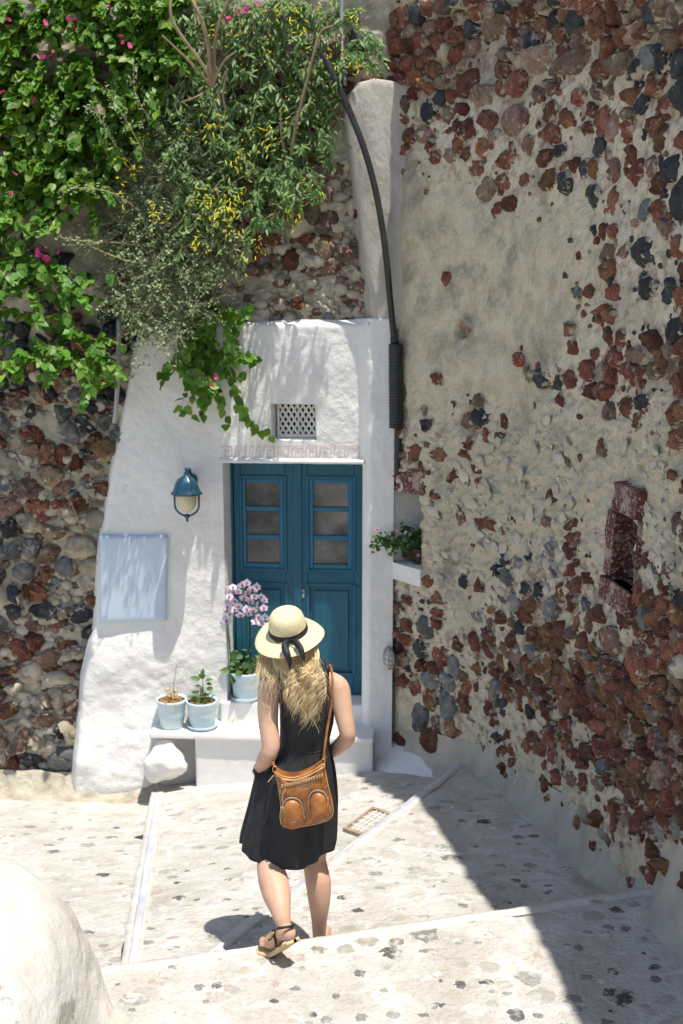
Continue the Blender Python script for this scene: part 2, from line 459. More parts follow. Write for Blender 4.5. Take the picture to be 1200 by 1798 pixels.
M['straw'] = mat('pale_straw', [(.60, .50, .30), (.74, .64, .42)], 60, .75, .5, 260, .003, spec=.25)
M['ribbon'] = mat('black_ribbon', [(.010, .011, .015), (.02, .021, .026)], 40, .6, .2, 300, .001)
M['hair'] = mat('blonde_hair', [(.40, .27, .12), (.70, .53, .28), (.86, .72, .46)], 25, .42, 0, rnd=.35, stretch=(1, 1, .25), spec=.5)
M['hairdark'] = mat('dark_blonde_hair', [(.20, .13, .06), (.38, .26, .12)], 40, .5, .4, 120, .003, stretch=(1, 1, .15))
M['leather'] = mat('tan_leather', [(.17, .052, .012), (.31, .108, .024), (.43, .175, .050)], 16, .38, .5, 90, .004, spots=[((.56, .32, .12), 20, .60, .76, .5), ((.12, .042, .012), 12, .6, .76, .5)], spec=.5, bump2=(30, .35, .006))
M['leatherpale'] = mat('worn_leather_edge', [(.42, .25, .10), (.60, .42, .20)], 30, .5, .3, 90, .003)
M['brass'] = mat('brass_fitting', [(.50, .36, .14), (.62, .48, .22)], 30, .35, 0, metal=.8)
M['zip'] = mat('zip_tape', [(.20, .16, .12), (.32, .28, .23)], 120, .6, .4, 200, .002)
M['sole'] = mat('sandal_sole', [(.50, .36, .19), (.62, .47, .28)], 30, .7, .3, 90, .003)
M['black'] = mat('black_strap', [(.012, .012, .013), (.022, .022, .023)], 30, .5, .1, 90, .002)
M['planter'] = mat('brown_planter', [(.035, .022, .018), (.06, .04, .032)], 20, .6, .2, 60, .003)
M['geranium'] = mat('geranium_flower', [(.60, .25, .36), (.72, .40, .48)], 20, .6, 0, rnd=.2)
M['drygrass'] = mat('dry_grass', [(.38, .24, .09), (.55, .38, .16)], 20, .9, 0, rnd=.3)
M['eye'] = mat('eye', [(.6, .6, .6)], 9, .3, 0)
M['lips'] = mat('lips', [(.5, .16, .14)], 9, .5, 0)
M['rubble'] = M['leftmortar']

# ------------------------------------------------------------------ ground: fan of stair landings turning round a parapet end
def planeA(x, y): return 0 * x + 0.0 + .0 * y
def planeB(x, y): return -.17 - .13 * (y - 5.1) + 0 * x
def planeC(x, y): return -.2 - .215 * (y - 5.35) + .1 * (x + .52)
def planeD(x, y): return -1.2 - .22 * (y - 9.0) + 0 * x
GW = dict(A=planeA, B=planeB, C=planeC, D=planeD)
E1a, E1b = np.array([-2.60, 4.34]), np.array([2.30, 5.66])          # edge of the near landing
PIV = np.array([-.80, 4.835])
TIP = np.array([1.36, 9.50])
STRb, STRt = np.array([-.985, 4.79]), np.array([-1.56, 9.40])       # edge of the left landing

def gdisp(P):
    return .010 * fbm(P, 1.6, 3, 3) + .004 * fbm(P, 8, 3, 9) + .0030 * fbm(P, 24, 2, 19)

def patch(name, c00, c10, c01, c11, f, n, m, drop=.35, tp=1):
    t, s = np.meshgrid(np.linspace(0, 1, n), np.linspace(0, 1, m), indexing='ij')
    t, s = t[..., None], s[..., None]
    if tp != 1: t = 1 - (1 - t) ** tp
    XY = (1 - t) * (1 - s) * c00 + (1 - t) * s * c10 + t * (1 - s) * c01 + t * s * c11
    P = np.concatenate([XY, f(XY[..., :1], XY[..., 1:])], -1)
    P[..., 2] += gdisp(np.concatenate([XY, 0 * XY[..., :1]], -1))
    V = P.reshape(-1, 3)
    F = [grid_faces(n, m)]
    ring = [i for i in range(m)] + [(k + 1) * m - 1 for k in range(1, n)] + [n * m - 1 - i for i in range(1, m)] + [k * m for k in range(n - 2, 0, -1)]
    ring = np.array(ring); b = len(V)
    V = np.vstack([V, V[ring] - [0, 0, drop]])
    k = np.arange(len(ring)); k2 = (k + 1) % len(ring)
    F.append(np.stack([ring[k2], ring[k], b + k, b + k2], -1))
    return mk(name, V, F, M['paving'], kind='structure')

landA = patch('stair_landing', np.array([-3.2, -2.0]), np.array([3.0, -2.0]), E1a, E1b, planeA, 230, 260, tp=2.6)
landB = patch('stair_landing', PIV - [.02, .0], E1b, PIV + [-.02, .02], TIP, planeB, 210, 210)
landC = patch('stair_landing', PIV, TIP, STRb, STRt + [0, .2], planeC, 210, 240)
landD = patch('stair_landing', STRb, STRt + [0, .4], np.array([-4.6, 4.2]), np.array([-4.8, 9.9]), planeD, 170, 200)
base = mk('ground', [(-80, -80, -1.75), (80, -80, -1.75), (80, 80, -1.75), (-80, 80, -1.75)], np.array([[0, 1, 2, 3]]), M['paving'], kind='structure')

def gz(x, y):                                # which landing is at x, y, and how high
    p = np.array([x, y])
    def side(a, b): return (b[0] - a[0]) * (p[1] - a[1]) - (b[1] - a[1]) * (p[0] - a[0])
    if side(E1a, E1b) < 0: return 'A', landA
    if side(PIV, TIP) < 0: return 'B', landB
    if side(STRb, STRt) < 0: return 'C', landC
    return 'D', landD

def gpoint(x, y, lift=0.0):
    k, o = gz(x, y)
    z = float(GW[k](x, y)) + float(gdisp(np.array([x, y, 0.])))
    return np.array([x, y, z + lift]), k, o

def gpix(px, py):                            # photo point -> spot on the landing seen there
    for k in 'ABCD':
        d = ray(px, py); t0 = 3.0
        f = lambda t: CAM_H + d[2] * t - GW[k](d[0] * t, d[1] * t)
        a, b = 2.0, 14.0
        for _ in range(40):
            c = (a + b) / 2
            if f(c) > 0: a = c
            else: b = c
        p = CO + d * a
        if gz(p[0], p[1])[0] == k: return p[0], p[1]
    return None

# flat stones set in the paving
def cobble_mesh(seed, mt):
    rg = np.random.default_rng(seed)
    n = 14
    th = np.linspace(0, 2 * np.pi, n, endpoint=False) + rg.uniform(-.18, .18, n)
    r = rg.uniform(.55, 1.2, n); r = .5 * r + .25 * (np.roll(r, 1) + np.roll(r, -1))
    o = np.stack([np.cos(th) * r, np.sin(th) * r, np.full(n, -2.2)], -1)
    i1 = o * [.90, .90, 0]; i1[:, 2] = rg.uniform(-1.0, .5, n)
    i2 = o * [.55, .55, 0]; i2[:, 2] = .7 + rg.uniform(-.7, .5, n)
    V = np.vstack([o, i1, i2, [[0, 0, .9]]])
    F = [grid_faces(3, n, True), np.array([[2 * n + k, 2 * n + (k + 1) % n, 3 * n] for k in range(n)])]
    me = mesh_data('cobble', V, F, mt, smooth=True)
    a = me.attributes.new('rim', 'FLOAT', 'POINT'); a.data.foreach_set('value', np.concatenate([np.full(n, 1.), rg.uniform(.5, 1, n), rg.uniform(.1, .45, n), [.1]]).astype(np.float32))
    return me
COBM = {k: [cobble_mesh(50 + i + 10 * j, M[k]) for i in range(9)] for j, k in enumerate(('cob_dark', 'cob_grey', 'cob_pink', 'cob_pale'))}
ncob = 0
placed = []
def cobble(x, y, kind, a, b, rot):
    global ncob
    p, k, o = gpoint(x, y)
    e = .05
    zx = (float(GW[k](x + e, y)) - float(GW[k](x - e, y))) / (2 * e); zy = (float(GW[k](x, y + e)) - float(GW[k](x, y - e))) / (2 * e)
    N = nrm(np.array([-zx, -zy, 1.])); X = nrm(np.array([math.cos(rot), math.sin(rot), 0]) - N * (N @ [math.cos(rot), math.sin(rot), 0])); Y = np.cross(N, X)
    m = random.choice(COBM[kind])
    inst('cobble', m, o, mat4(X * a, Y * b, N * .004, p + N * .001)); ncob += 1
    placed.append((x, y, max(a, b)))
def free(x, y, r):
    return all((x - q[0]) ** 2 + (y - q[1]) ** 2 > (.8 * (r + q[2])) ** 2 for q in placed)
# the stones one can point at in the photograph (pixel, long half-size, kind)
for (px, py, s, kd) in [(180, 1536, 22, 'd'), (212, 1553, 10, 'd'), (315, 1577, 18, 'd'), (310, 1550, 15, 'd'), (347, 1580, 13, 'd'), (415, 1596, 12, 'd'), (432, 1611, 11, 'd'),
        (380, 1728, 16, 'd'), (480, 1759, 12, 'd'), (548, 1782, 13, 'd'), (400, 1526, 11, 'g'), (452, 1595, 14, 'g'), (395, 1580, 16, 'g'),
        (601, 1575, 16, 'd'), (630, 1598, 18, 'd'), (746, 1612, 15, 'd'), (655, 1510, 26, 'g'), (650, 1462, 22, 'g'), (700, 1475, 18, 'g'), (780, 1488, 22, 'g'), (790, 1505, 30, 'g'),
        (697, 1650, 34, 'g'), (748, 1640, 38, 'g'), (752, 1670, 26, 'g'), (690, 1675, 34, 'd'), (633, 1710, 17, 'd'), (768, 1765, 20, 'd'), (808, 1728, 22, 'd'), (855, 1724, 18, 'd'),
        (905, 1781, 24, 'd'), (805, 1652, 16, 'g'), (838, 1656, 14, 'g'), (860, 1640, 18, 'g'), (930, 1718, 40, 'g'), (1010, 1762, 34, 'g'), (1085, 1750, 36, 'd'), (1075, 1705, 16, 'd'),
        (1150, 1700, 18, 'd'), (1080, 1597, 18, 'd'), (1100, 1630, 22, 'g'), (1065, 1640, 16, 'd'), (850, 1442, 22, 'd'), (865, 1452, 18, 'p'), (832, 1487, 15, 'd'), (920, 1555, 20, 'd'),
        (890, 1586, 16, 'd'), (925, 1530, 12, 'd'), (880, 1520, 16, 'g'), (960, 1570, 10, 'd'), (205, 1452, 10, 'd'), (155, 1440, 12, 'g'), (195, 1470, 18, 'g'), (110, 1473, 14, 'g'), (30, 1440, 12, 'd'),
        (18, 1470, 16, 'g'), (95, 1428, 9, 'd'), (225, 1482, 18, 'p'), (95, 1495, 18, 'g'), (560, 1668, 20, 'g'), (480, 1430, 14, 'p'), (330, 1530, 10, 'd'), (360, 1440, 14, 'g'), (390, 1455, 18, 'g'),
        (420, 1420, 12, 'p'), (350, 1508, 9, 'p'), (268, 1690, 11, 'd'), (290, 1688, 14, 'g'), (640, 1385, 14, 'g'), (612, 1372, 12, 'g'), (675, 1398, 16, 'g'), (720, 1378, 10, 'g'), (530, 1700, 12, 'g'),
        (430, 1700, 14, 'p'), (350, 1735, 14, 'g'), (300, 1760, 12, 'p'), (520, 1735, 14, 'g'), (590, 1750, 12, 'g')]:
    q = gpix(px, py)
    if q is None: continue
    D = math.hypot(q[0], q[1]); ppm = FPX / (D * .98 + 3.2 * .19)
    cobble(q[0], q[1], {'d': 'cob_dark', 'g': 'cob_grey', 'p': 'cob_pink'}[kd], s / ppm * .9, s / ppm * random.uniform(.65, 1.05), random.uniform(-.5, .5))
tries = 0
while ncob < 480 and tries < 12000:
    tries += 1
    px, py = random.uniform(-20, 1180), random.uniform(1385, 1800)
    q = gpix(px, py)
    if q is None or q[1] > 8.6: continue
    a = random.uniform(.018, .060)
    if not free(q[0], q[1], a): continue
    if random.random() < .45: a = random.uniform(.05, .10)
    if not free(q[0], q[1], a): continue
    kd = random.choices(['cob_dark', 'cob_grey', 'cob_pink', 'cob_pale'], ([.05, .36, .11, .48] if a < .05 else [0, .14, .08, .78]))[0]
    if kd == 'cob_dark': a *= .55
    cobble(q[0], q[1], kd, a, a * random.uniform(.6, 1.1), random.uniform(-.6, .6))

# painted nosings along the stair edges
def strip(name, parent, a, b, f, w0, w1, mt, lift=.004, thick=.012, n=80, jit=.006, seed=1, t0=0, t1=1, steps=3):
    d = nrm(b - a); q = np.array([d[1], -d[0]])          # q points to the right of the way a -> b
    t = np.linspace(t0, t1, n)
    c = a + (b - a) * t[:, None]
    rows = []
    for k in range(steps + 3):
        if k == 0: off, dz = w0, -.05
        elif k == steps + 2: off, dz = w1, -.02
        else: off, dz = w0 + (w1 - w0) * (k - 1) / steps, 0
        o = off + (jit * fbm(np.stack([t * 9, 0 * t + k, 0 * t + seed], -1), 3, 3, seed) if 1 < k else jit * .6 * fbm(np.stack([t * 5, 0 * t, 0 * t], -1), 3, 3, seed))
        xy = c + q * np.broadcast_to(o, (n,))[:, None]
        z = f(xy[:, 0], xy[:, 1]) + gdisp(np.concatenate([xy, 0 * xy[:, :1]], 1)) + lift + (thick if 0 < k < steps + 2 else 0) + dz
        if k == steps + 2: z = z - thick + .0
        rows.append(np.concatenate([xy, z[:, None]], 1))
    V = np.concatenate(rows)
    return mk(name, V, grid_faces(len(rows), n), mt, parent)
strip('nosing', landA, E1a, E1b, planeA, -.012, .046, M['nosing'], seed=3, n=160, jit=.018, thick=.006)
strip('nosing', landB, PIV, TIP, planeB, -.012, .060, M['nosing'], seed=4, n=140, t0=.04, t1=.80, jit=.016, thick=.006)
for k, (t0, t1) in enumerate([(.17, .323), (.3245, .463), (.4645, .623), (.6245, .77)]):
    strip('marble_edging', landB, PIV, TIP, planeB, .010, .042, M['marble'], lift=.009, thick=.003, seed=14 + k, n=30, t0=t0, t1=t1, jit=.007)
strip('nosing', landC, STRb, STRt, planeC, -.02, .085, M['nosing'], seed=5, n=140, t1=.92, jit=.018, thick=.006)
for k in range(7):
    strip('marble_edging', landC, STRb, STRt, planeC, .018, .064, M['marble'], lift=.009, thick=.003, seed=24 + k, n=20, t0=.015 + k * .128, t1=.1425 + k * .128, jit=.006)

# iron grate of the drain
def grate():
    ps = [np.array(gpix(*q)) for q in ((655, 1421), (717, 1424), (661, 1466), (602, 1460))]
    P = [np.array([*p, float(planeC(*p)) + .012]) for p in ps]
    t = thing('drain_grate', 'rusty square iron drain grate let into the pale paving', 'grate', P[3])
    def at(a, b, dz=0): return (1 - a) * (1 - b) * P[3] + a * (1 - b) * P[2] + a * b * P[1] + (1 - a) * b * P[0] + [0, 0, dz]
    m = MB(); m.hexa([at(.02, .02, -.01), at(.98, .02, -.01), at(.98, .98, -.01), at(.02, .98, -.01), at(.02, .02, .001), at(.98, .02, .001), at(.98, .98, .001), at(.02, .98, .001)])
    m.build('backing', M['grout'], t, False)
    m = MB()
    for a0, a1, b0, b1 in ((0, 1, 0, .08), (0, 1, .92, 1), (0, .07, .08, .92), (.93, 1, .08, .92)):
        m.hexa([at(a0, b0, -.02), at(a1, b0, -.02), at(a1, b1, -.02), at(a0, b1, -.02), at(a0, b0, .012), at(a1, b0, .012), at(a1, b1, .012), at(a0, b1, .012)])
    m.build('frame', M['rust'], t, False)
    for k in range(1, 7):
        c = .07 + .86 * k / 7
        m = MB(); m.hexa([at(c - .012, .08, -.01), at(c + .012, .08, -.01), at(c + .012, .92, -.01), at(c - .012, .92, -.01), at(c - .012, .08, .009), at(c + .012, .08, .009), at(c + .012, .92, .009), at(c - .012, .92, .009)])
        m.build('bar', M['whitestep'], t, False)
    for k in range(1, 5):
        c = .08 + .84 * k / 5
        m = MB(); m.hexa([at(.07, c - .012, -.01), at(.93, c - .012, -.01), at(.93, c + .012, -.01), at(.07, c + .012, -.01), at(.07, c - .012, .007), at(.93, c - .012, .007), at(.93, c + .012, .007), at(.07, c + .012, .007)])
        m.build('bar', M['whitestep'], t, False)
grate()

# ------------------------------------------------------------------ rocks
def rock(seed, sub=2, cut=-.45, planes=10, lo=.68):
    rg = np.random.default_rng(seed)
    bm = bmesh.new(); bmesh.ops.create_icosphere(bm, subdivisions=sub, radius=1)
    V = np.array([v.co[:] for v in bm.verts]); V = nrm(V)
    F = np.array([[v.index for v in f.verts] for f in bm.faces]); bm.free()
    N = nrm(rg.normal(size=(planes, 3))); d = rg.uniform(lo, 1.0, planes)
    dt = V @ N.T
    r = np.min(np.where(dt > .15, d / np.maximum(dt, .15), 3.0), 1)
    r = np.minimum(r, 1.15) + .09 * fbm(V + seed, 2.2, 3, seed)
    V = V * r[:, None]
    V[:, :2] *= 1.0 / np.abs(V[:, :2]).max(0)
    keep = V[F][:, :, 2].max(1) > cut
    F = F[keep]; u = np.unique(F); mp = np.zeros(len(V), int); mp[u] = np.arange(len(u))
    return V[u], mp[F]
ROCK = [rock(300 + i) for i in range(14)]
ROCKM = {k: [mesh_data('stone', V, F, M[k]) for V, F in ROCK] for k in ('redstone', 'brownstone', 'blackstone', 'greystone', 'tanstone')}
ROCKLO = [rock(340 + i, 2, -.2, 7, .5) for i in range(8)]

KINDS = ['redstone', 'brownstone', 'blackstone', 'greystone', 'tanstone']
def clip(poly, m, d):
    out = []; n = len(poly)
    for i in range(n):
        p, q = poly[i], poly[(i + 1) % n]
        a = (p[0] - m[0]) * d[0] + (p[1] - m[1]) * d[1]; b = (q[0] - m[0]) * d[0] + (q[1] - m[1]) * d[1]
        if a <= 0: out.append(p)
        if (a < 0 < b) or (b < 0 < a):
            f = a / (a - b); out.append((p[0] + (q[0] - p[0]) * f, p[1] + (q[1] - p[1]) * f))
    return out

def cells(pts, reach=.34):
    pts = np.asarray(pts); res = []
    order = {}
    for i, p in enumerate(pts): order.setdefault((int(p[0] // reach), int(p[1] // reach)), []).append(i)
    for i, p in enumerate(pts):
        cx, cy = int(p[0] // reach), int(p[1] // reach)
        nb = [j for dx in (-1, 0, 1) for dy in (-1, 0, 1) for j in order.get((cx + dx, cy + dy), []) if j != i]
        dd = pts[nb] - p if nb else np.zeros((0, 2)); l = np.hypot(dd[:, 0], dd[:, 1]) if nb else []
        k = reach * .5
        poly = [(p[0] - k, p[1] - k * .5), (p[0] + k, p[1] - k * .5), (p[0] + k, p[1] + k * .5), (p[0] - k, p[1] + k * .5)]
        for q in np.argsort(l)[:16]:
            poly = clip(poly, p + dd[q] * .5, dd[q])
            if len(poly) < 3: break
        res.append(np.array(poly) if len(poly) > 2 else None)
    return res

def stone_geo(poly, joint, h, rg, n=10, erode=0.0, jit=.13):
    """a fitted stone: outline in its own plane, domed face, about fifty triangles"""
    c = poly.mean(0); P = poly
    for _ in range(1):                                   # knock the corners off
        Q = np.roll(P, -1, 0); P = np.stack([P * .78 + Q * .22, P * .22 + Q * .78], 1).reshape(-1, 2)
    L = np.concatenate([[0], np.cumsum(np.linalg.norm(np.roll(P, -1, 0) - P, axis=1))])
    PP = np.vstack([P, P[:1]]); t = np.linspace(0, L[-1], n, endpoint=False) + rg.uniform(-.02, .02, n) * L[-1]
    t = np.clip(t, 0, L[-1] - 1e-6)
    O = np.stack([np.interp(t, L, PP[:, 0]), np.interp(t, L, PP[:, 1])], -1) - c
    r = np.linalg.norm(O, axis=1, keepdims=True)
    jr = rg.uniform(-jit, jit, (n, 1)); jr = .5 * jr + .25 * (np.roll(jr, 1, 0) + np.roll(jr, -1, 0))
    O = O * np.maximum(.35, (1 - joint / np.maximum(r, .01)) * (1 - erode)) * (.98 + 1.3 * jr)
    tilt = rg.normal(0, .30, 2); rm = r.mean()
    def ring(k, z, nz): 
        q = O * k * rg.uniform(.93, 1.07, (n, 1)); zz = h * z * (1 + rg.normal(0, nz, n)) + h * (q @ tilt) / rm * (z > .5)
        return np.concatenate([q, zz[:, None]], 1)
    cc = np.array([[rg.normal(0, .12) * rm, rg.normal(0, .12) * rm, h * rg.uniform(.95, 1.15)]])
    V = np.vstack([np.concatenate([O * 1.03, np.full((n, 1), -.035)], 1), ring(.95, .55, .28), ring(.64, .97, .18), cc])
    F = [grid_faces(3, n, True), np.array([[2 * n + k, 2 * n + (k + 1) % n, 3 * n] for k in range(n)])]
    return c, V, F, abs(np.cross(O, np.roll(O, -1, 0)).sum()) / 2

def rimv(nv, k=1.0):
    n = (nv - 1) // 3
    return k * np.concatenate([np.full(n, 1.), np.full(n, .78) + RNG.normal(0, .12, n), np.full(n, .18) + RNG.normal(0, .12, n), [.05]])
def rim_attr(o, v):
    a = o.data.attributes.new('rim', 'FLOAT', 'POINT'); a.data.foreach_set('value', np.asarray(v, np.float32))

def lay_stones(root, items, limit=300):
    """items: (weight, kind, V local, F, T, N, position)"""
    items.sort(key=lambda q: -q[0])
    for wg, kd, V, F, T, N, p in items[:limit]:
        P = V[:, :1] * T + V[:, 1:2] * ZUP + V[:, 2:3] * N
        o = autosmooth(mk('stone', P + np.array(wloc(root)), F, M[kd], root), 55); rim_attr(o, rimv(len(V), RNG.uniform(.3, 1.05))); o.location = Vector(p) - wloc(root)
    if items[limit:]:
        mb = MB(); rv_ = []
        for wg, kd, V, F, T, N, p in items[limit:]:
            rv_.append(rimv(len(V), RNG.uniform(.3, 1.05)))
            P = V[:, :1] * T + V[:, 1:2] * ZUP + V[:, 2:3] * N + p
            b = mb.n; mb.add(P, F[0], KINDS.index(kd)); mb.F.append(F[1] + b); mb.mi += [KINDS.index(kd)] * len(F[1])
        rim_attr(autosmooth(mb.build('stones', [M[k] for k in KINDS], root, True, 'stuff'), 55), np.concatenate(rv_))

def put_stones(root, specs, limit=300):
    """specs: (area, kind, matrix); the largest are objects, the rest one joined part"""
    specs.sort(key=lambda q: -q[0])
    for a, k, m in specs[:limit]:
        inst('stone', random.choice(ROCKM[k]), root, m)
    rest = specs[limit:]
    if rest:
        kinds = ['redstone', 'brownstone', 'blackstone', 'greystone', 'tanstone']
        mb = MB()
        for a, k, m in rest:
            V, F = random.choice(ROCKLO); m = np.array(m)
            mb.add(V @ m[:3, :3].T + m[:3, 3], F, kinds.index(k))
        mb.build('stones', [M[k] for k in kinds], root, True, 'stuff')

# ------------------------------------------------------------------ tall rubble wall on the right
PLAN = np.array([(.27, 9.62), (.44, 9.28), (.74, 8.86), (1.05, 8.22), (1.29, 7.35), (1.47, 6.35), (1.60, 5.35), (1.70, 4.3), (1.78, 3.0), (1.84, 1.6)])
pl = catmull(np.concatenate([PLAN, 0 * PLAN[:, :1]], 1), 900)[:, :2]
sl = np.concatenate([[0], np.cumsum(np.linalg.norm(np.diff(pl, axis=0), axis=1))])
SMAX = sl[-1]
def rw(s, z, off=0.0):
    s, z, off = np.broadcast_arrays(np.asarray(s, float), np.asarray(z, float), np.asarray(off, float))
    off = off - .025 * sstep(.6, 3.0, s) * (z + .3)               # the wall leans back a little
    x = np.interp(s, sl, pl[:, 0]); y = np.interp(s, sl, pl[:, 1])
    e = .05
    tx = np.interp(s + e, sl, pl[:, 0]) - np.interp(s - e, sl, pl[:, 0]); ty = np.interp(s + e, sl, pl[:, 1]) - np.interp(s - e, sl, pl[:, 1])
    l = np.hypot(tx, ty); tx, ty = tx / l, ty / l
    return np.stack([x + ty * off, y - tx * off, z], -1)
def rwn(s):
    a, b = rw(s - .04, 0.), rw(s + .04, 0.)
    T = nrm(b - a); return T, np.array([T[1], -T[0], 0])

# x, y, share of stone, share of dark stone, roughness of the mortar, relief pushed inwards
ZC = np.array([
 (650, -50, .95, .1, .3), (800, -60, .95, .1, .3), (1000, -80, .95, .15, .3), (1250, -80, .95, .3, .3),
 (700, 30, .98, .1, .3), (800, 60, .98, .12, .3), (950, 60, .98, .1, .3), (1100, 60, .95, .2, .3), (1190, 60, .95, .3, .3), (1300, 100, .9, .3, .3),
 (740, 130, .85, .15, .3), (900, 140, .85, .08, .3), (1050, 180, .5, .5, .3), (1180, 150, .85, .6, .3), (720, 230, .7, .25, .3), (850, 230, .60, .04, .3), (960, 230, .55, .05, .3),
 (1080, 280, .3, .4, .3), (1180, 280, .6, .7, .3), (730, 300, .25, .0, .2), (870, 310, .45, .0, .2), (960, 330, .25, .2, .2), (1010, 300, .35, .5, .3),
 (750, 390, 0, 0, 0), (850, 400, 0, 0, 0), (850, 470, 0, 0, 0), (950, 450, 0, 0, 0), (720, 480, 0, 0, 0), (1050, 420, .25, .4, .2), (1150, 430, .40, .75, .3), (1195, 460, .55, .6, .3),
 (720, 590, 0, 0, 0), (800, 560, 0, 0, 0), (900, 560, 0, 0, 0), (980, 590, 0, 0, 0), (1030, 600, .3, .1, .3), (1100, 540, .35, .8, .3), (1180, 560, .55, .3, .3),
 (740, 680, 0, 0, .1), (850, 660, 0, 0, 0), (920, 680, .05, 0, .1), (970, 670, .45, .15, .4), (1070, 660, .7, .03, .4), (1150, 640, .9, .08, .4), (1195, 650, .85, .2, .4), (1300, 650, .8, .2, .3),
 (830, 735, .35, .4, .6), (735, 780, .45, .0, .6), (900, 800, .0, 0, 1), (800, 850, .05, 0, 1), (950, 900, .04, 0, 1), (1000, 780, .10, 0, 1), (1090, 790, .15, 0, 1), (1160, 750, .30, .1, .8),
 (1180, 850, .15, .05, 1), (1140, 950, .28, .1, .8), (1190, 1000, .2, .3, .8), (850, 980, .12, .7, 1), (930, 1000, .45, .9, .7), (1000, 1030, .5, .3, .6), (770, 960, .03, 0, .9), (880, 900, .04, 0, 1),
 (740, 1080, .6, .5, .5), (720, 1180, .75, .5, .4), (765, 1230, .75, .65, .3), (820, 1080, .2, 0, .7), (890, 1110, .55, .03, .5), (960, 1120, .8, .05, .4), (1060, 1110, .6, .03, .4), (1180, 1080, .9, .05, .4),
 (1100, 1180, .97, .03, .3), (1180, 1250, 1.0, .02, .3), (1000, 1200, .9, .03, .3), (900, 1200, .65, .1, .5), (830, 1150, .5, .15, .5), (820, 1230, .4, .1, .6), (870, 1280, .35, .1, .7), (960, 1300, .7, .05, .4),
 (1080, 1320, .97, .02, .3), (1180, 1400, .97, .02, .3), (920, 1345, .15, 0, .5), (1000, 1395, .35, .1, .4), (1080, 1430, .45, .1, .4), (1180, 1500, .6, .05, .4), (1300, 1400, .9, .05, .3), (1300, 1600, .5, .05, .3),
 (700, 1250, 0, 0, 0), (715, 1310, .03, 0, 0), (770, 1320, .15, .2, .2), (820, 1350, .03, 0, .2), (900, 1420, 0, 0, .1), (1000, 1500, 0, 0, .1), (1100, 1550, 0, 0, .1), (1200, 1620, 0, 0, .1)])
def zone(px, py):
    d2 = (px[..., None] - ZC[:, 0]) ** 2 + (py[..., None] - ZC[:, 1]) ** 2
    wg = 1 / (d2 + 250) ** 1.9
    return (wg[..., None] * ZC[:, 2:]).sum(-2) / wg.sum(-1)[..., None]

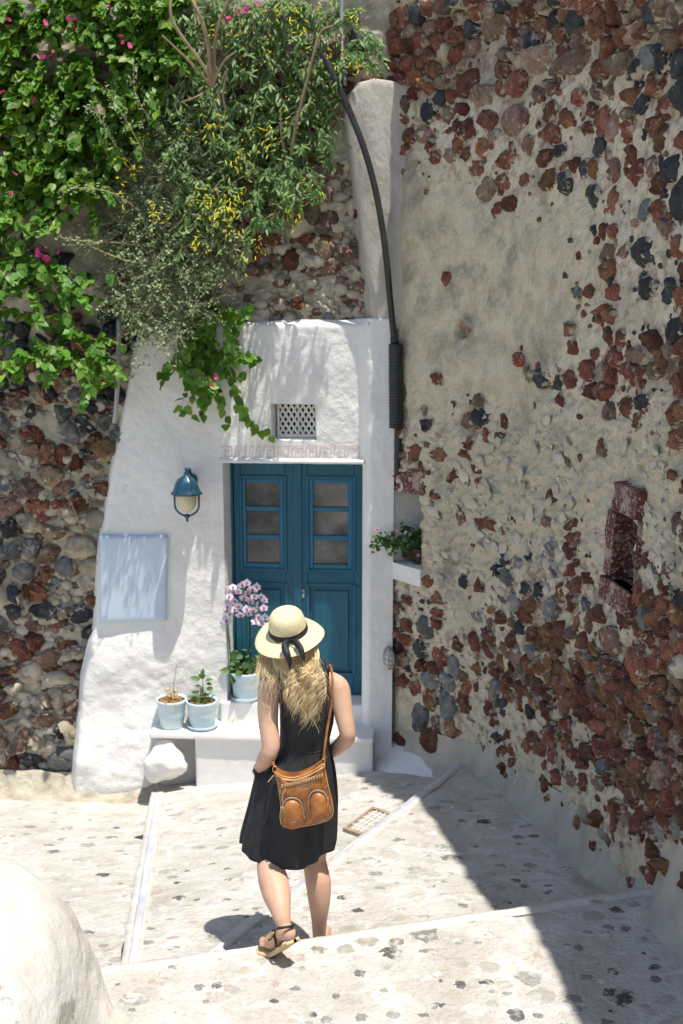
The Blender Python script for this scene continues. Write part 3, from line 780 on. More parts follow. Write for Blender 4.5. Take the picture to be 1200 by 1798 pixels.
def right_wall():
    t = thing('stone_wall', 'tall rubble wall of red and black lava stone with worn plaster, right of the blue door', 'wall', (1.6, 5.4, 0))
    ZT, ZB = 5.02, -1.3
    st = .0135
    S = np.arange(0, SMAX, st); Z = np.arange(ZB, ZT, st)
    near = S[S < 5.9]; far = np.arange(5.9, SMAX, .06); S = np.concatenate([near, far])
    s, z = np.meshgrid(S, Z, indexing='xy')
    P0 = rw(s, z)
    px, py = proj(P0)
    zn = np.zeros(P0.shape[:2] + (3,))
    for i in range(0, len(Z), 40): zn[i:i + 40] = zone(px[i:i + 40], py[i:i + 40])
    dens, rough = zn[..., 0], zn[..., 2]
    Q = np.stack([s, 0 * s, z], -1)
    lump = 1 - np.abs(fbm(Q, 13, 3, 5)) * 2.2
    big = fbm(Q, 1.1, 3, 2)
    mid = fbm(Q, 7, 4, 4)
    pm = sstep(.2, .05, dens) * sstep(.25, .1, rough)
    base = .035 * big + .014 * pm + .05 * sstep(40, 0, py)         # plaster lies on the rubble; courses swell near the top
    off = base + (1 - pm) * (.014 * mid + .012 * fbm(Q, 15, 3, 14) + .007 * fbm(Q, 34, 2, 12)) + pm * .004 * fbm(Q, 9, 3, 6)
    off += rough * (.022 * lump + .026 * fbm(Q, 17, 3, 8) + .014 * fbm(Q, 38, 2, 18))
    off -= .028 * sstep(.5, .92, dens)
    for hx, hy, hr, hd in ((810, 580, 12, .16), (830, 738, 24, .06), (968, 680, 20, .04), (702, 690, 16, .06)):
        off -= hd * sstep(1.15, .55, np.hypot((px - hx) / hr, (py - hy) / (hr * 1.25)) + .25 * mid)
    P = rw(s, z, off)
    P[..., 2] = ZB + (P[..., 2] - ZB) * (1 - .08 * sstep(4.6, 6.4, s))
    nr, nc = s.shape
    F = grid_faces(nr, nc)
    cx = px.ravel()[F].mean(1); cy = py.ravel()[F].mean(1)
    slot = (cx > 1070) & (cx < 1113) & (cy > 898) & (cy < 1034)
    nich = (cx > 697) & (cx < 746) & (cy > 862) & (cy < 992)
    F = F[~(slot | nich)]
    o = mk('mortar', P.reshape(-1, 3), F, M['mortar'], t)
    at = o.data.attributes.new('rough_render', 'FLOAT', 'POINT')
    at.data.foreach_set('value', (sstep(.25, .8, rough) * .8).ravel().astype(np.float32))
    at = o.data.attributes.new('lime_white', 'FLOAT', 'POINT')
    at.data.foreach_set('value', (sstep(.12, .35, dens) * sstep(.95, .7, dens) * (.35 + .5 * sstep(-.3, .4, fbm(Q, 3, 3, 90)))).ravel().astype(np.float32))
    so_ = 0
    for gx, gy, gr_, ga in ((770, 470, 60, 1.), (730, 440, 50, .8), (800, 620, 34, 1.1), (840, 500, 60, .7), (880, 420, 40, .7), (800, 560, 22, 1.), (930, 480, 60, .5), (740, 540, 50, .5), (900, 610, 50, .4)):
        so_ = so_ + ga * np.exp(-((px - gx) ** 2 + (py - gy) ** 2) / (2 * gr_ ** 2))
    at = o.data.attributes.new('soot', 'FLOAT', 'POINT')
    at.data.foreach_set('value', (np.clip(so_, 0, 1.2) * pm * sstep(-.15, .45, fbm(Q, 6, 4, 77)) * (.5 + .5 * sstep(-.3, .3, fbm(Q, 30, 3, 78))) * .5).clip(0, .55).ravel().astype(np.float32))
    at = o.data.attributes.new('red_grit', 'FLOAT', 'POINT')
    at.data.foreach_set('value', (sstep(.12, .34, fbm(Q, 24, 3, 70)) * sstep(.12, .5, dens) * .65).ravel().astype(np.float32))
    at = o.data.attributes.new('joint_shade', 'FLOAT', 'POINT')
    at.data.foreach_set('value', (sstep(.62, .95, dens) * .5).ravel().astype(np.float32))  # shade of the deep joints put into the mortar colour where stones crowd
    # back and top of the wall, so that it has its thickness
    k = np.arange(len(S)); front = P[-1]; b1 = rw(S, Z[-1], -.6); b1[:, 2] = front[:, 2]; b2 = rw(S, ZB, -.6)
    mk('wall_back', np.concatenate([front, b1, b2]), grid_faces(3, len(S)), M['mortar'], t)
    def q(px_, py_, off_):            # point of the wall seen at a pixel
        lo, hi = 0, SMAX
        for _ in range(40):
            c = (lo + hi) / 2
            if proj(rw(c, 1.0, off_))[0] < px_: lo = c
            else: hi = c
        sv = lo
        lo, hi = -2, 6
        for _ in range(40):
            c = (lo + hi) / 2
            if proj(rw(sv, c, off_))[1] > py_: lo = c
            else: hi = c
        return sv, lo
    # stones the photograph shows plainly: place seen, breadth and height seen, kind
    A_, B_, C_ = [], [], []
    for ox, oy, sc_, rows_ in ((668, 0, 2.256, [(860, 265, 40, 100, 'k'), (905, 230, 45, 95, 'g'), (942, 240, 60, 130, 'k'), (1000, 250, 55, 110, 'k'), (1150, 195, 110, 180, 'k'), (1088, 255, 60, 80, 'k'), (890, 415, 50, 90, 'k'), (1055, 375, 100, 165, 'k'), (910, 530, 20, 40, 'k'), (755, 580, 60, 75, 'k'), (710, 670, 35, 75, 'k'),
                               (745, 780, 60, 100, 'k'), (975, 635, 25, 45, 'k'), (1020, 665, 70, 100, 'k'), (1082, 620, 62, 100, 'k'), (1060, 790, 105, 190, 'k'), (1195, 620, 60, 130, 'k'), (1120, 940, 90, 180, 'k'), (1172, 950, 45, 100, 'k'), (945, 1005, 85, 130, 'k'), (960, 1140, 100, 100, 'k'), (1040, 1140, 40, 80, 'k'), (1165, 1100, 70, 120, 'k'),
                               (165, 440, 75, 90, 'k'), (760, 920, 18, 50, 'k'), (655, 80, 80, 110, 'k'), (925, 45, 55, 100, 'k'), (1065, 40, 50, 90, 'k'), (540, 240, 85, 120, 'b'), (665, 240, 130, 110, 'b'), (385, 110, 110, 110, 'b'), (360, 380, 90, 100, 'b'), (1140, 660, 70, 125, 'b'), (1165, 330, 70, 100, 'b'), (480, 480, 90, 120, 'b'),
                               (320, 510, 70, 90, 'r'), (385, 475, 65, 75, 'r'), (470, 330, 70, 110, 'r'), (300, 330, 80, 120, 'r'), (590, 445, 70, 100, 'r'), (600, 530, 75, 80, 'r'), (675, 390, 70, 75, 'r'), (575, 625, 70, 75, 'r'), (470, 605, 25, 90, 'r'), (350, 668, 65, 55, 'r'), (385, 750, 75, 90, 'b'), (455, 720, 45, 75, 'r'), (520, 710, 40, 50, 'r'), (600, 715, 80, 100, 'r'), (470, 805, 60, 65, 'r'), (765, 480, 50, 140, 'r'), (800, 490, 40, 150, 'b'), (745, 670, 35, 80, 'r'), (808, 680, 35, 110, 'b'), (1150, 480, 75, 120, 'r'), (970, 550, 40, 120, 'r'), (1040, 560, 80, 60, 'r'), (970, 405, 70, 80, 'r'), (820, 800, 30, 130, 'r')]),
                               (668, 790, 2.256, [(510, 500, 60, 65, 'g'), (635, 555, 45, 60, 'k'), (690, 620, 65, 110, 'g'), (550, 610, 50, 95, 'g'), (500, 580, 45, 50, 'g'), (470, 475, 45, 60, 'k'), (395, 655, 70, 40, 'g'), (190, 705, 60, 90, 'g'), (160, 790, 60, 80, 'k'), (300, 860, 50, 90, 'g'), (195, 915, 70, 55, 'g'), (270, 925, 70, 80, 'g'), (275, 1015, 80, 120, 'g'), (165, 1055, 72, 110, 'g'),
                               (500, 1020, 50, 70, 'k'), (615, 1030, 40, 60, 'k'), (1160, 590, 50, 70, 'k'), (1020, 850, 95, 140, 'r'), (932, 760, 82, 120, 'b'), (240, 820, 80, 80, 'r'), (225, 870, 90, 50, 'r'), (345, 1000, 60, 90, 'r'), (300, 1105, 60, 70, 'r'), (235, 1150, 100, 110, 'r'), (200, 985, 60, 90, 'r'), (225, 1080, 50, 70, 'b'), (450, 1010, 40, 70, 'r'), (1110, 470, 60, 70, 'b'), (1095, 540, 50, 60, 'r'), (520, 280, 60, 45, 'r'), (325, 265, 45, 60, 'b')]),
                               (560, 400, 1.875, [(1100, 330, 75, 95, 'k'), (1070, 215, 25, 75, 'k'), (525, 625, 62, 60, 'k'), (485, 638, 55, 52, 'b'), (472, 330, 30, 55, 'b'), (745, 512, 30, 42, 'k'), (785, 500, 42, 60, 'r'), (640, 690, 50, 24, 't'), (985, 425, 58, 50, 'b'), (1040, 470, 60, 60, 'b'), (1085, 405, 52, 60, 'b'), (1135, 395, 55, 75, 'r'), (1165, 290, 95, 110, 'r'), (960, 470, 55, 60, 'r'), (975, 590, 45, 70, 'r'), (395, 745, 60, 50, 'r'), (320, 740, 55, 60, 'r'), (345, 600, 25, 35, 'b')])):
        for cx_, cy_, w_, h_, kd in rows_:
            px_, py_ = ox + cx_ / sc_, oy + cy_ / sc_; w_ /= sc_; h_ /= sc_
            s0_, z_ = q(px_, py_, 0); sl_ = q(px_ - w_ / 2, py_, 0)[0]; sr_ = q(px_ + w_ / 2, py_, 0)[0]; za_ = q(px_, py_ - h_ / 2, 0)[1]; zb_ = q(px_, py_ + h_ / 2, 0)[1]
            A_.append(((sl_ + sr_) / 2, z_, max(.03, abs(sr_ - sl_) / 2 * (.82 if px_ > 950 else .95)), abs(za_ - zb_) / 2, kd))
    AN = np.array([r_[:4] for r_ in A_])
    # stones, course by course, each fitted to its neighbours
    pts = []; zz = ZB + .1
    while zz < ZT:
        h = random.uniform(.08, .125); ss = random.uniform(0, .15)
        while ss < SMAX - .1:
            wd = random.uniform(.11, .235); pts.append((ss + wd / 2, zz + h / 2 + random.uniform(-.022, .022))); ss += wd
        zz += h
    keep = []
    for p in pts:
        qx, qy = proj(rw(p[0], p[1])); keep.append((630 < qx < 1360 and -40 < qy < 1830 and p[1] < 4.86) or (1359 < qx < 2600 and p[0] < 6.0 and p[1] < 4.3))
    pts = [p for p, k in zip(pts, keep) if k]
    rg = np.random.default_rng(5); items = []
    for (cs, cz, a_, b_, kd) in A_:
        th = np.linspace(0, 2 * np.pi, 9, endpoint=False) + rg.uniform(-.2, .2, 9)
        rr = rg.uniform(.86, 1.16, 9)[:, None]
        poly = np.array([cs, cz]) + np.stack([np.cos(th) * a_, np.sin(th) * b_], -1) * rr
        c, V, F, ar = stone_geo(poly, -.012, min(.062, .026 + .26 * min(a_, b_)), rg, n=14, jit=.04)
        T, N = rwn(c[0]); ii = int(np.clip(np.searchsorted(S, c[0]), 0, nc - 1)); jj = int(np.clip((c[1] - ZB) / st, 0, nr - 1))
        items.append((9 + ar, {'k': 'blackstone', 'g': 'greystone', 'b': 'brownstone', 'r': 'redstone', 't': 'tanstone'}[kd], V, F, T, N, rw(c[0], c[1], base[jj, ii] - .014)))
    RIMK = .8
    for (cs, cz), poly in zip(pts, cells(pts)):
        if poly is None: continue
        qx, qy = proj(rw(cs, cz))
        if 1052 < qx < 1124 and 862 < qy < 1068: continue
        if 686 < qx < 756 and 845 < qy < 1036: continue
        d, dk, rgh = zone(np.array(qx), np.array(qy))
        if (np.hypot((AN[:, 0] - cs) / (AN[:, 2] + .035), (AN[:, 1] - cz) / (AN[:, 3] + .03)) < 1).any(): continue
        if random.random() > d * 1.1 + .008: continue
        if qx > 1000 and qy < 620 or qx < 800 and qy > 1040: dk *= .25
        u = random.random()
        if u < dk: kd = 'blackstone' if random.random() < (.85 if qy < 800 else .5) else 'greystone'
        elif u < dk + (1 - dk) * (.30 if qy < 500 else .14): kd = 'brownstone'
        elif u > .988: kd = 'tanstone'
        else: kd = 'redstone'
        er = 0 if d > .6 else random.uniform(-.1, .25) * (1.1 - d)
        h = random.uniform(.036, .066) if d > .3 else random.uniform(.034, .052) * (1.35 if qy < 140 else 1)
        c, V, F, ar = stone_geo(poly, .001 if d > .75 else .006, h, rg, n=12, erode=er)
        if kd == 'blackstone' and qx > 1000 and qy < 620:
            k = random.uniform(1.0, 1.4); V[:, 1] *= k; V[:, 0] *= .85; V[:, 2] *= 1.25
        T, N = rwn(c[0])
        ii = int(np.clip(np.searchsorted(S, c[0]), 0, nc - 1)); jj = int(np.clip((c[1] - ZB) / st, 0, nr - 1))
        pos = rw(c[0], c[1], base[jj, ii] - (.016 if d < .7 else .024 - .012 * (d - .7)))
        wgt = ar * (1 if 690 < qx < 1200 and 0 < qy < 1650 else .05) * (1.5 if d < .6 else 1)
        items.append((wgt, kd, V, F, T, N, pos))
    lay_stones(t, items)
    mb = MB(); rl_ = np.random.default_rng(23); FR = [rock(420 + i, 1, -.2, 7, .5) for i in range(8)]
    for k in range(9000):
        cs, cz = rl_.uniform(.2, 6.2), rl_.uniform(-.95, 5.2)
        qx, qy = proj(rw(cs, cz))
        if not (690 < qx < 1240 and -20 < qy < 1640) or 1056 < qx < 1118 and 866 < qy < 1062 or 690 < qx < 750 and 850 < qy < 1032: continue
        d, dk, rgh = zone(np.array(qx), np.array(qy))
        if rl_.random() > (d - .06) * .9 or vnoise(np.array([cs * 2.3, 0, cz * 2.6]), 9) < -.35: continue
        ii = int(np.clip(np.searchsorted(S, cs), 0, nc - 1)); jj = int(np.clip((cz - ZB) / st, 0, nr - 1))
        T, N = rwn(cs); r = .010 + .020 * rl_.random() ** 1.6; V, F = FR[rl_.integers(8)]; ro = rl_.uniform(0, 6.28); c_, s_ = math.cos(ro), math.sin(ro)
        qv = V @ np.array([[c_, s_, 0], [-s_, c_, 0], [0, 0, 1]])
        u = rl_.random(); kd = 2 if u < dk * .8 else 1 if u > .75 else 4 if u > .68 else 0
        mb.add(rw(cs, cz, off[jj, ii] + .001) + qv[:, :1] * T * r * rl_.uniform(1.1, 2.2) + qv[:, 1:2] * ZUP * r * rl_.uniform(.8, 1.5) + qv[:, 2:3] * N * r * .6, F, kd)
    fr = mb.build('stone_chips', [M[k] for k in KINDS], t, True, 'stuff'); rim_attr(fr, np.full(len(fr.data.vertices), .30))
    mb = MB(); rl_ = np.random.default_rng(21)
    for k in range(4200):
        cs, cz = rl_.uniform(.2, 5.2), rl_.uniform(-.9, 2.6)
        qx, qy = proj(rw(cs, cz))
        if not (690 < qx < 1230) or 1056 < qx < 1118 and 866 < qy < 1062 or 690 < qx < 750 and 850 < qy < 1032: continue
        d, dk, rgh = zone(np.array(qx), np.array(qy))
        if rl_.random() > rgh * 1.25 - .5 or vnoise(np.array([cs * 3, 0, cz * 3.5]), 4) < -.25: continue
        ii = int(np.clip(np.searchsorted(S, cs), 0, nc - 1)); jj = int(np.clip((cz - ZB) / st, 0, nr - 1))
        T, N = rwn(cs); r = .009 + .036 * rl_.random() ** 2.2; V, F = ROCKLO[rl_.integers(8)]; ro = rl_.uniform(0, 6.28); c_, s_ = math.cos(ro), math.sin(ro)
        qv = V @ np.array([[c_, s_, 0], [-s_, c_, 0], [0, 0, 1]])
        mb.add(rw(cs, cz, off[jj, ii]) + qv[:, :1] * T * r * rl_.uniform(1.1, 2.2) + qv[:, 1:2] * ZUP * r * rl_.uniform(.8, 1.6) + qv[:, 2:3] * N * r * .55, F)
    autosmooth(mb.build('render_lumps', M['lump'], t, True, 'stuff'), 45)
    # slot window with flaking red painted stone round it
    def qbox(mb, s0, s1, z0, z1, o0, o1, jit=.008, n=3):
        # rough block on the wall, its front grid jittered
        g = []
        for zz_ in np.linspace(z0, z1, n + 1):
            for s_ in np.linspace(s0, s1, n + 1): g.append(rw(s_, zz_, o1 + random.uniform(-jit, jit)))
        g = np.array(g); k = n + 1
        mb.add(g, grid_faces(k, k))
        ring = list(range(k)) + [k * i + k - 1 for i in range(1, k)] + [k * k - 1 - i for i in range(1, k)] + [k * i for i in range(k - 2, 0, -1)]
        bk = []
        for i in ring:
            zi, si = divmod(i, k); bk.append(rw(s0 + (s1 - s0) * si / n, z0 + (z1 - z0) * zi / n, o0))
        V = np.vstack([g[ring], bk]); L = len(ring)
        mb.add(V, np.array([[(i + 1) % L, i, L + i, L + (i + 1) % L] for i in range(L)]))
    sa, z1 = q(1076, 900, 0); sb, z0 = q(1112, 1030, 0)
    z1 = q(1094, 903, 0)[1]; z0 = q(1094, 1030, 0)[1]
    m = MB()
    V = np.array([rw(sa, z0, .03), rw(sb, z0, .03), rw(sb, z1, .03), rw(sa, z1, .03), rw(sa, z0, -.3), rw(sb, z0, -.3), rw(sb, z1, -.3), rw(sa, z1, -.3)])
    m.add(V, [[0, 4, 7, 3]], 1); m.add(V, [[5, 1, 2, 6], [7, 6, 2, 3], [0, 1, 5, 4]], 1); m.add(V, [[4, 5, 6, 7]], 0)
    n_ = m.build('niche', [M['greystone'], M['redpaint']], t, False); n_['label'] = 'narrow slot window with dark stone at its back'
    so, _ = q(1062, 960, 0); se, _ = q(1118, 960, 0)
    for (a0, a1, c0, c1, o1) in ((so, sa, z0 + .02, z1 - .02, .035), (sa - .02, sb + .01, z1, z1 + .15, .045), (so, sb, z0 - .13, z0 + .0, .05)):
        m = MB(); qbox(m, a0, a1, c0, c1, -.03, o1); m.build('niche_block', M['redpaint'], t)
    # whitewashed niche at the corner
    sa, _ = q(697, 930, 0); sb, _ = q(746, 930, 0); zt = q(720, 862, 0)[1]; zb = q(720, 992, 0)[1]
    m = MB()
    V = np.array([rw(sa, zb, .03), rw(sb, zb, .03), rw(sb, zt, .03), rw(sa, zt, .03), rw(sa + .02, zb, -.26), rw(sb - .0, zb, -.34), rw(sb - .0, zt, -.34), rw(sa + .02, zt, -.26)])
    m.add(V, [[0, 4, 7, 3], [4, 5, 6, 7], [7, 6, 2, 3], [0, 1, 5, 4]], 0); m.add(V, [[5, 1, 2, 6]], 1)
    m.build('niche', [M['white'], M['mortar']], t, False)
    m = MB(); qbox(m, sa - .02, sb + .02, zb - .13, zb + .004, -.3, .055, .006, 6); m.build('niche_sill', M['white'], t)
    m = MB(); qbox(m, sa - .015, sb + .03, zt - .01, zt + .18, -.25, .03, .014, 5); m.build('niche_lintel', M['redpaint'], t)
    # loose bits the photo shows in the plaster: two nails
    for nx, ny in ((938, 655),):
        s_, z_ = q(nx, ny, 0); m = MB(); m.tube([rw(s_, z_, -.01), rw(s_ - .01, z_ - .004, .09)], .004, 6); m.build('nail', M['rust'], t)
    # rendered skirting that runs down into the paving
    n = 150; S2 = np.linspace(.55, SMAX - .3, n); rows = []
    prof = [(.008, .30), (.022, .22), (.05, .12), (.10, .035), (.17, -.02), (.24, -.06)]
    for (o_, h_) in prof:
        k = (0.8 + .35 * fbm(np.stack([S2, 0 * S2, 0 * S2], -1), 1.5, 3, 5)) * (1 + .35 * sstep(2.5, 4.2, S2))
        pr = rw(S2, 0, o_ * k)
        zz_ = np.array([min(gpoint(*(rw(a, 0, .28)[:2]))[0][2], 9) for a in S2])
        zz_ = np.convolve(np.pad(zz_, 3, 'edge'), np.ones(7) / 7, 'valid')
        pr[:, 2] = zz_ + h_ * k + .012 * fbm(np.stack([S2, 0 * S2 + h_ * 9, 0 * S2], -1), 5, 3, 7)
        pr[:, :2] += (rw(S2, 0, .012 * fbm(np.stack([S2, 0 * S2 + h_ * 9, 0 * S2], -1), 6, 3, 17)) - rw(S2, 0, 0))[:, :2]
        rows.append(pr)
    F = grid_faces(len(rows), n)
    mk('skirting', np.concatenate(rows), F, M['skirt'], t)
    return t, q
M['skirt'] = mat('grey_render', [(.36, .325, .27), (.50, .46, .385)], 5, .95, .6, 40, .01, spots=[((.24, .225, .20), 4, .6, .75, .6), ((.60, .58, .54), 7, .6, .72, .5)], bump2=(10, .5, .02))
RW, RQ = right_wall()

# ------------------------------------------------------------------ old rubble wall behind and left of the house
def left_wall():
    t = thing('stone_wall', 'old rubble wall of black and rusty stones under the creepers, left of the white house', 'wall', fac(-2.6, -1.2))
    U = np.arange(-4.6, .62, .0165); Z = np.arange(-1.5, 5.6, .0165)
    u, z = np.meshgrid(U, Z)
    Q = np.stack([u, 0 * u, z], -1)
    wv = -.10 + .05 * fbm(Q, 1.3, 3, 31)
    bs = wv + .0
    wv = wv + .026 * fbm(Q, 6, 4, 33) + .014 * fbm(Q, 15, 3, 35) + .008 * fbm(Q, 36, 2, 36)
    ft = .16 * sstep(-.2, -1.2, z) * sstep(-1.2, -1.8, u); wv = wv + ft; bs = bs + ft
    wv -= .5 * sstep(-1.62, -1.5, u) * sstep(2.6, 2.5, z)             # stands back behind the house front
    mk('mortar', fac(u, z, wv).reshape(-1, 3), grid_faces(*u.shape), M['leftmortar'], t)
    pts = []; zz = -1.3
    while zz < 4.6:
        big = zz < 1.9
        h = random.uniform(.10, .17) if big else random.uniform(.08, .15); uu = -4.5 + random.uniform(0, .2)
        while uu < .5:
            wd = random.choice((.08, .12, .17, .26, .42)) * random.uniform(.85, 1.15) if big else random.uniform(.10, .26)
            p = (uu + wd / 2, zz + h / 2 + random.uniform(-.085, .085)); uu += wd
            qx, qy = proj(fac(*p, 0))
            if qx < 262 and qy < 1420 or 330 < qx < 680 and qy < 590 or qy < 250 and qx < 720: pts.append(p)
        zz += h * .97
    rg = np.random.default_rng(8); items = []
    for (cu, cz), poly in zip(pts, cells(pts, .42)):
        if poly is None: continue
        qx, qy = proj(fac(cu, cz, 0))
        if qx < 262 and qy > 380:
            d = .97 if qy < 1250 else .85
            if 735 < qy < 765 and qx < 120: d = .15
            if qy > 1335: d = .25
            if qy < 560: d = .6
            if qy < 760: pr = (.12, .12, .62, .11, .03)
            elif qy < 900: pr = (.50, .22, .12, .10, .06)
            elif qy < 1120: pr = (.10, .20, .22, .24, .24)
            else: pr = (.16, .28, .06, .06, .44)
        elif 330 < qx < 680 and 230 < qy < 590: d, pr = (.72 if qy < 480 else .3), (.28, .42, .02, .03, .25)
        elif qy < 260: d, pr = .6, (.3, .4, .05, .1, .15)
        else: continue
        if random.random() > d: continue
        if cz < 2.62 and cu > np.interp(cz, EZ[::-1], EU[::-1]) + .03: continue
        kd = random.choices(KINDS, pr)[0]
        c, V, F, ar = stone_geo(poly, -.006, random.uniform(.055, .12), rg, n=13, erode=random.uniform(-.05, .22), jit=.16)
        jj = min(int((c[1] + 1.5) / .0165), len(Z) - 1); ii = min(max(int((c[0] + 4.6) / .0165), 0), len(U) - 1)
        items.append((ar * (1 if qy > 520 or qx > 380 else .3), kd, V, F, FU, FN, fac(c[0], c[1], bs[jj, ii] - random.uniform(.0, .04))))
    lay_stones(t, items)
    mb = MB(); rl_ = np.random.default_rng(61); me_ = MB()
    for k in range(3800):
        cu, cz = rl_.uniform(-3.1, -1.45), rl_.uniform(-1.1, 2.4)
        if k % 4 == 0: cu, cz = rl_.uniform(-1.1, .3), rl_.uniform(2.6, 3.9)
        elif cu > np.interp(cz, EZ[::-1], EU[::-1]) + .02 or vnoise(np.array([cu * 2.5, 0, cz * 2.5]), 14) < -.15: continue
        jj = min(int((cz + 1.5) / .0165), len(Z) - 1); ii = min(max(int((cu + 4.6) / .0165), 0), len(U) - 1)
        r = .012 + .045 * rl_.random() ** 2; V, F = ROCKLO[rl_.integers(8)]; ro = rl_.uniform(0, 6.28); c_, s_ = math.cos(ro), math.sin(ro)
        qv = V @ np.array([[c_, s_, 0], [-s_, c_, 0], [0, 0, 1]])
        mb.add(fac(cu, cz, wv[jj, ii] + rl_.uniform(-.005, .02)) + qv[:, :1] * FU * r * rl_.uniform(1, 1.8) + qv[:, 1:2] * ZUP * r + qv[:, 2:3] * FN * r * .7, F, 0 if rl_.random() < .7 else rl_.integers(1, 4))
    lm = autosmooth(mb.build('rubble_bits', [M['leftmortar'], M['redstone'], M['brownstone'], M['greystone']], t, True, 'stuff'), 50); rim_attr(lm, np.full(len(lm.data.vertices), .3))
    # foot of the wall, smeared with cement
    n = 90; us = np.linspace(-4.5, -1.5, n); rows = []
    for o_, h_ in ((.02, .26), (.07, .16), (.14, .07), (.24, .0), (.34, -.06)):
        k = 1 + .3 * fbm(np.stack([us, 0 * us, 0 * us], -1), 2, 3, 5)
        p = fac(us, 0, (o_ + .10) * k)
        p[:, 2] = planeD(p[:, 0], p[:, 1]) + h_ * k + .015 * fbm(np.stack([us, 0 * us + h_ * 7, 0 * us], -1), 6, 3, 8)
        rows.append(p)
    mk('skirting', np.concatenate(rows), grid_faces(len(rows), n), M['leftmortar'], t)

# ------------------------------------------------------------------ the white house front
DW = -.20                                           # depth of the door in its opening
HL, HT = pf(391, 810)[0], pf(500, 812)[1]
HR, HB = pf(637, 900)[0], -.45
GL, GT = pf(476, 709); GR, GB = pf(556, 774)
HOUSE = thing('house', 'white plastered house front with a blue double door and two white steps', 'house', fac(-.3, -.95))
EDGE_Y = np.array([553, 575, 600, 650, 740, 800, 900, 960, 1100, 1180, 1250, 1400])
EDGE_X = np.array([262, 240, 229, 222, 205, 191, 178, 168, 160, 142, 138, 132])
EZ = np.array([pf(x, y)[1] for x, y in zip(EDGE_X, EDGE_Y)]); EU = np.array([pf(x, y)[0] for x, y in zip(EDGE_X, EDGE_Y)])

left_wall()
STRIP0, STRIP1 = pf(630, 900)[0], pf(652, 900)[0]
def house_w(u, z):
    Q = np.stack([u, 0 * u, z], -1)
    wv = .012 * fbm(Q, 1.5, 3, 41) + .006 * fbm(Q, 6, 3, 43) + .0025 * fbm(Q, 22, 3, 44)
    lf = sstep(-.95, -1.75, u)
    wv = wv + lf * (.05 * sstep(2.4, .8, z) + .06 * sstep(.3, -.3, z) + .10 * sstep(-.35, -1.0, z))
    wv = wv + sstep(-1.0, -1.45, u) * sstep(.35, -.05, z) * (.060 * np.maximum(0, fbm(Q, 2.6, 2, 47)) + .007 * fbm(Q, 9, 3, 48))
    wv = wv + .03 * sstep(-.5, -1.05, z) * sstep(.1, .5, u)
    wv = wv + .085 * sstep(STRIP0, STRIP1, u)                       # the buttress runs down behind the whitewash
    return wv

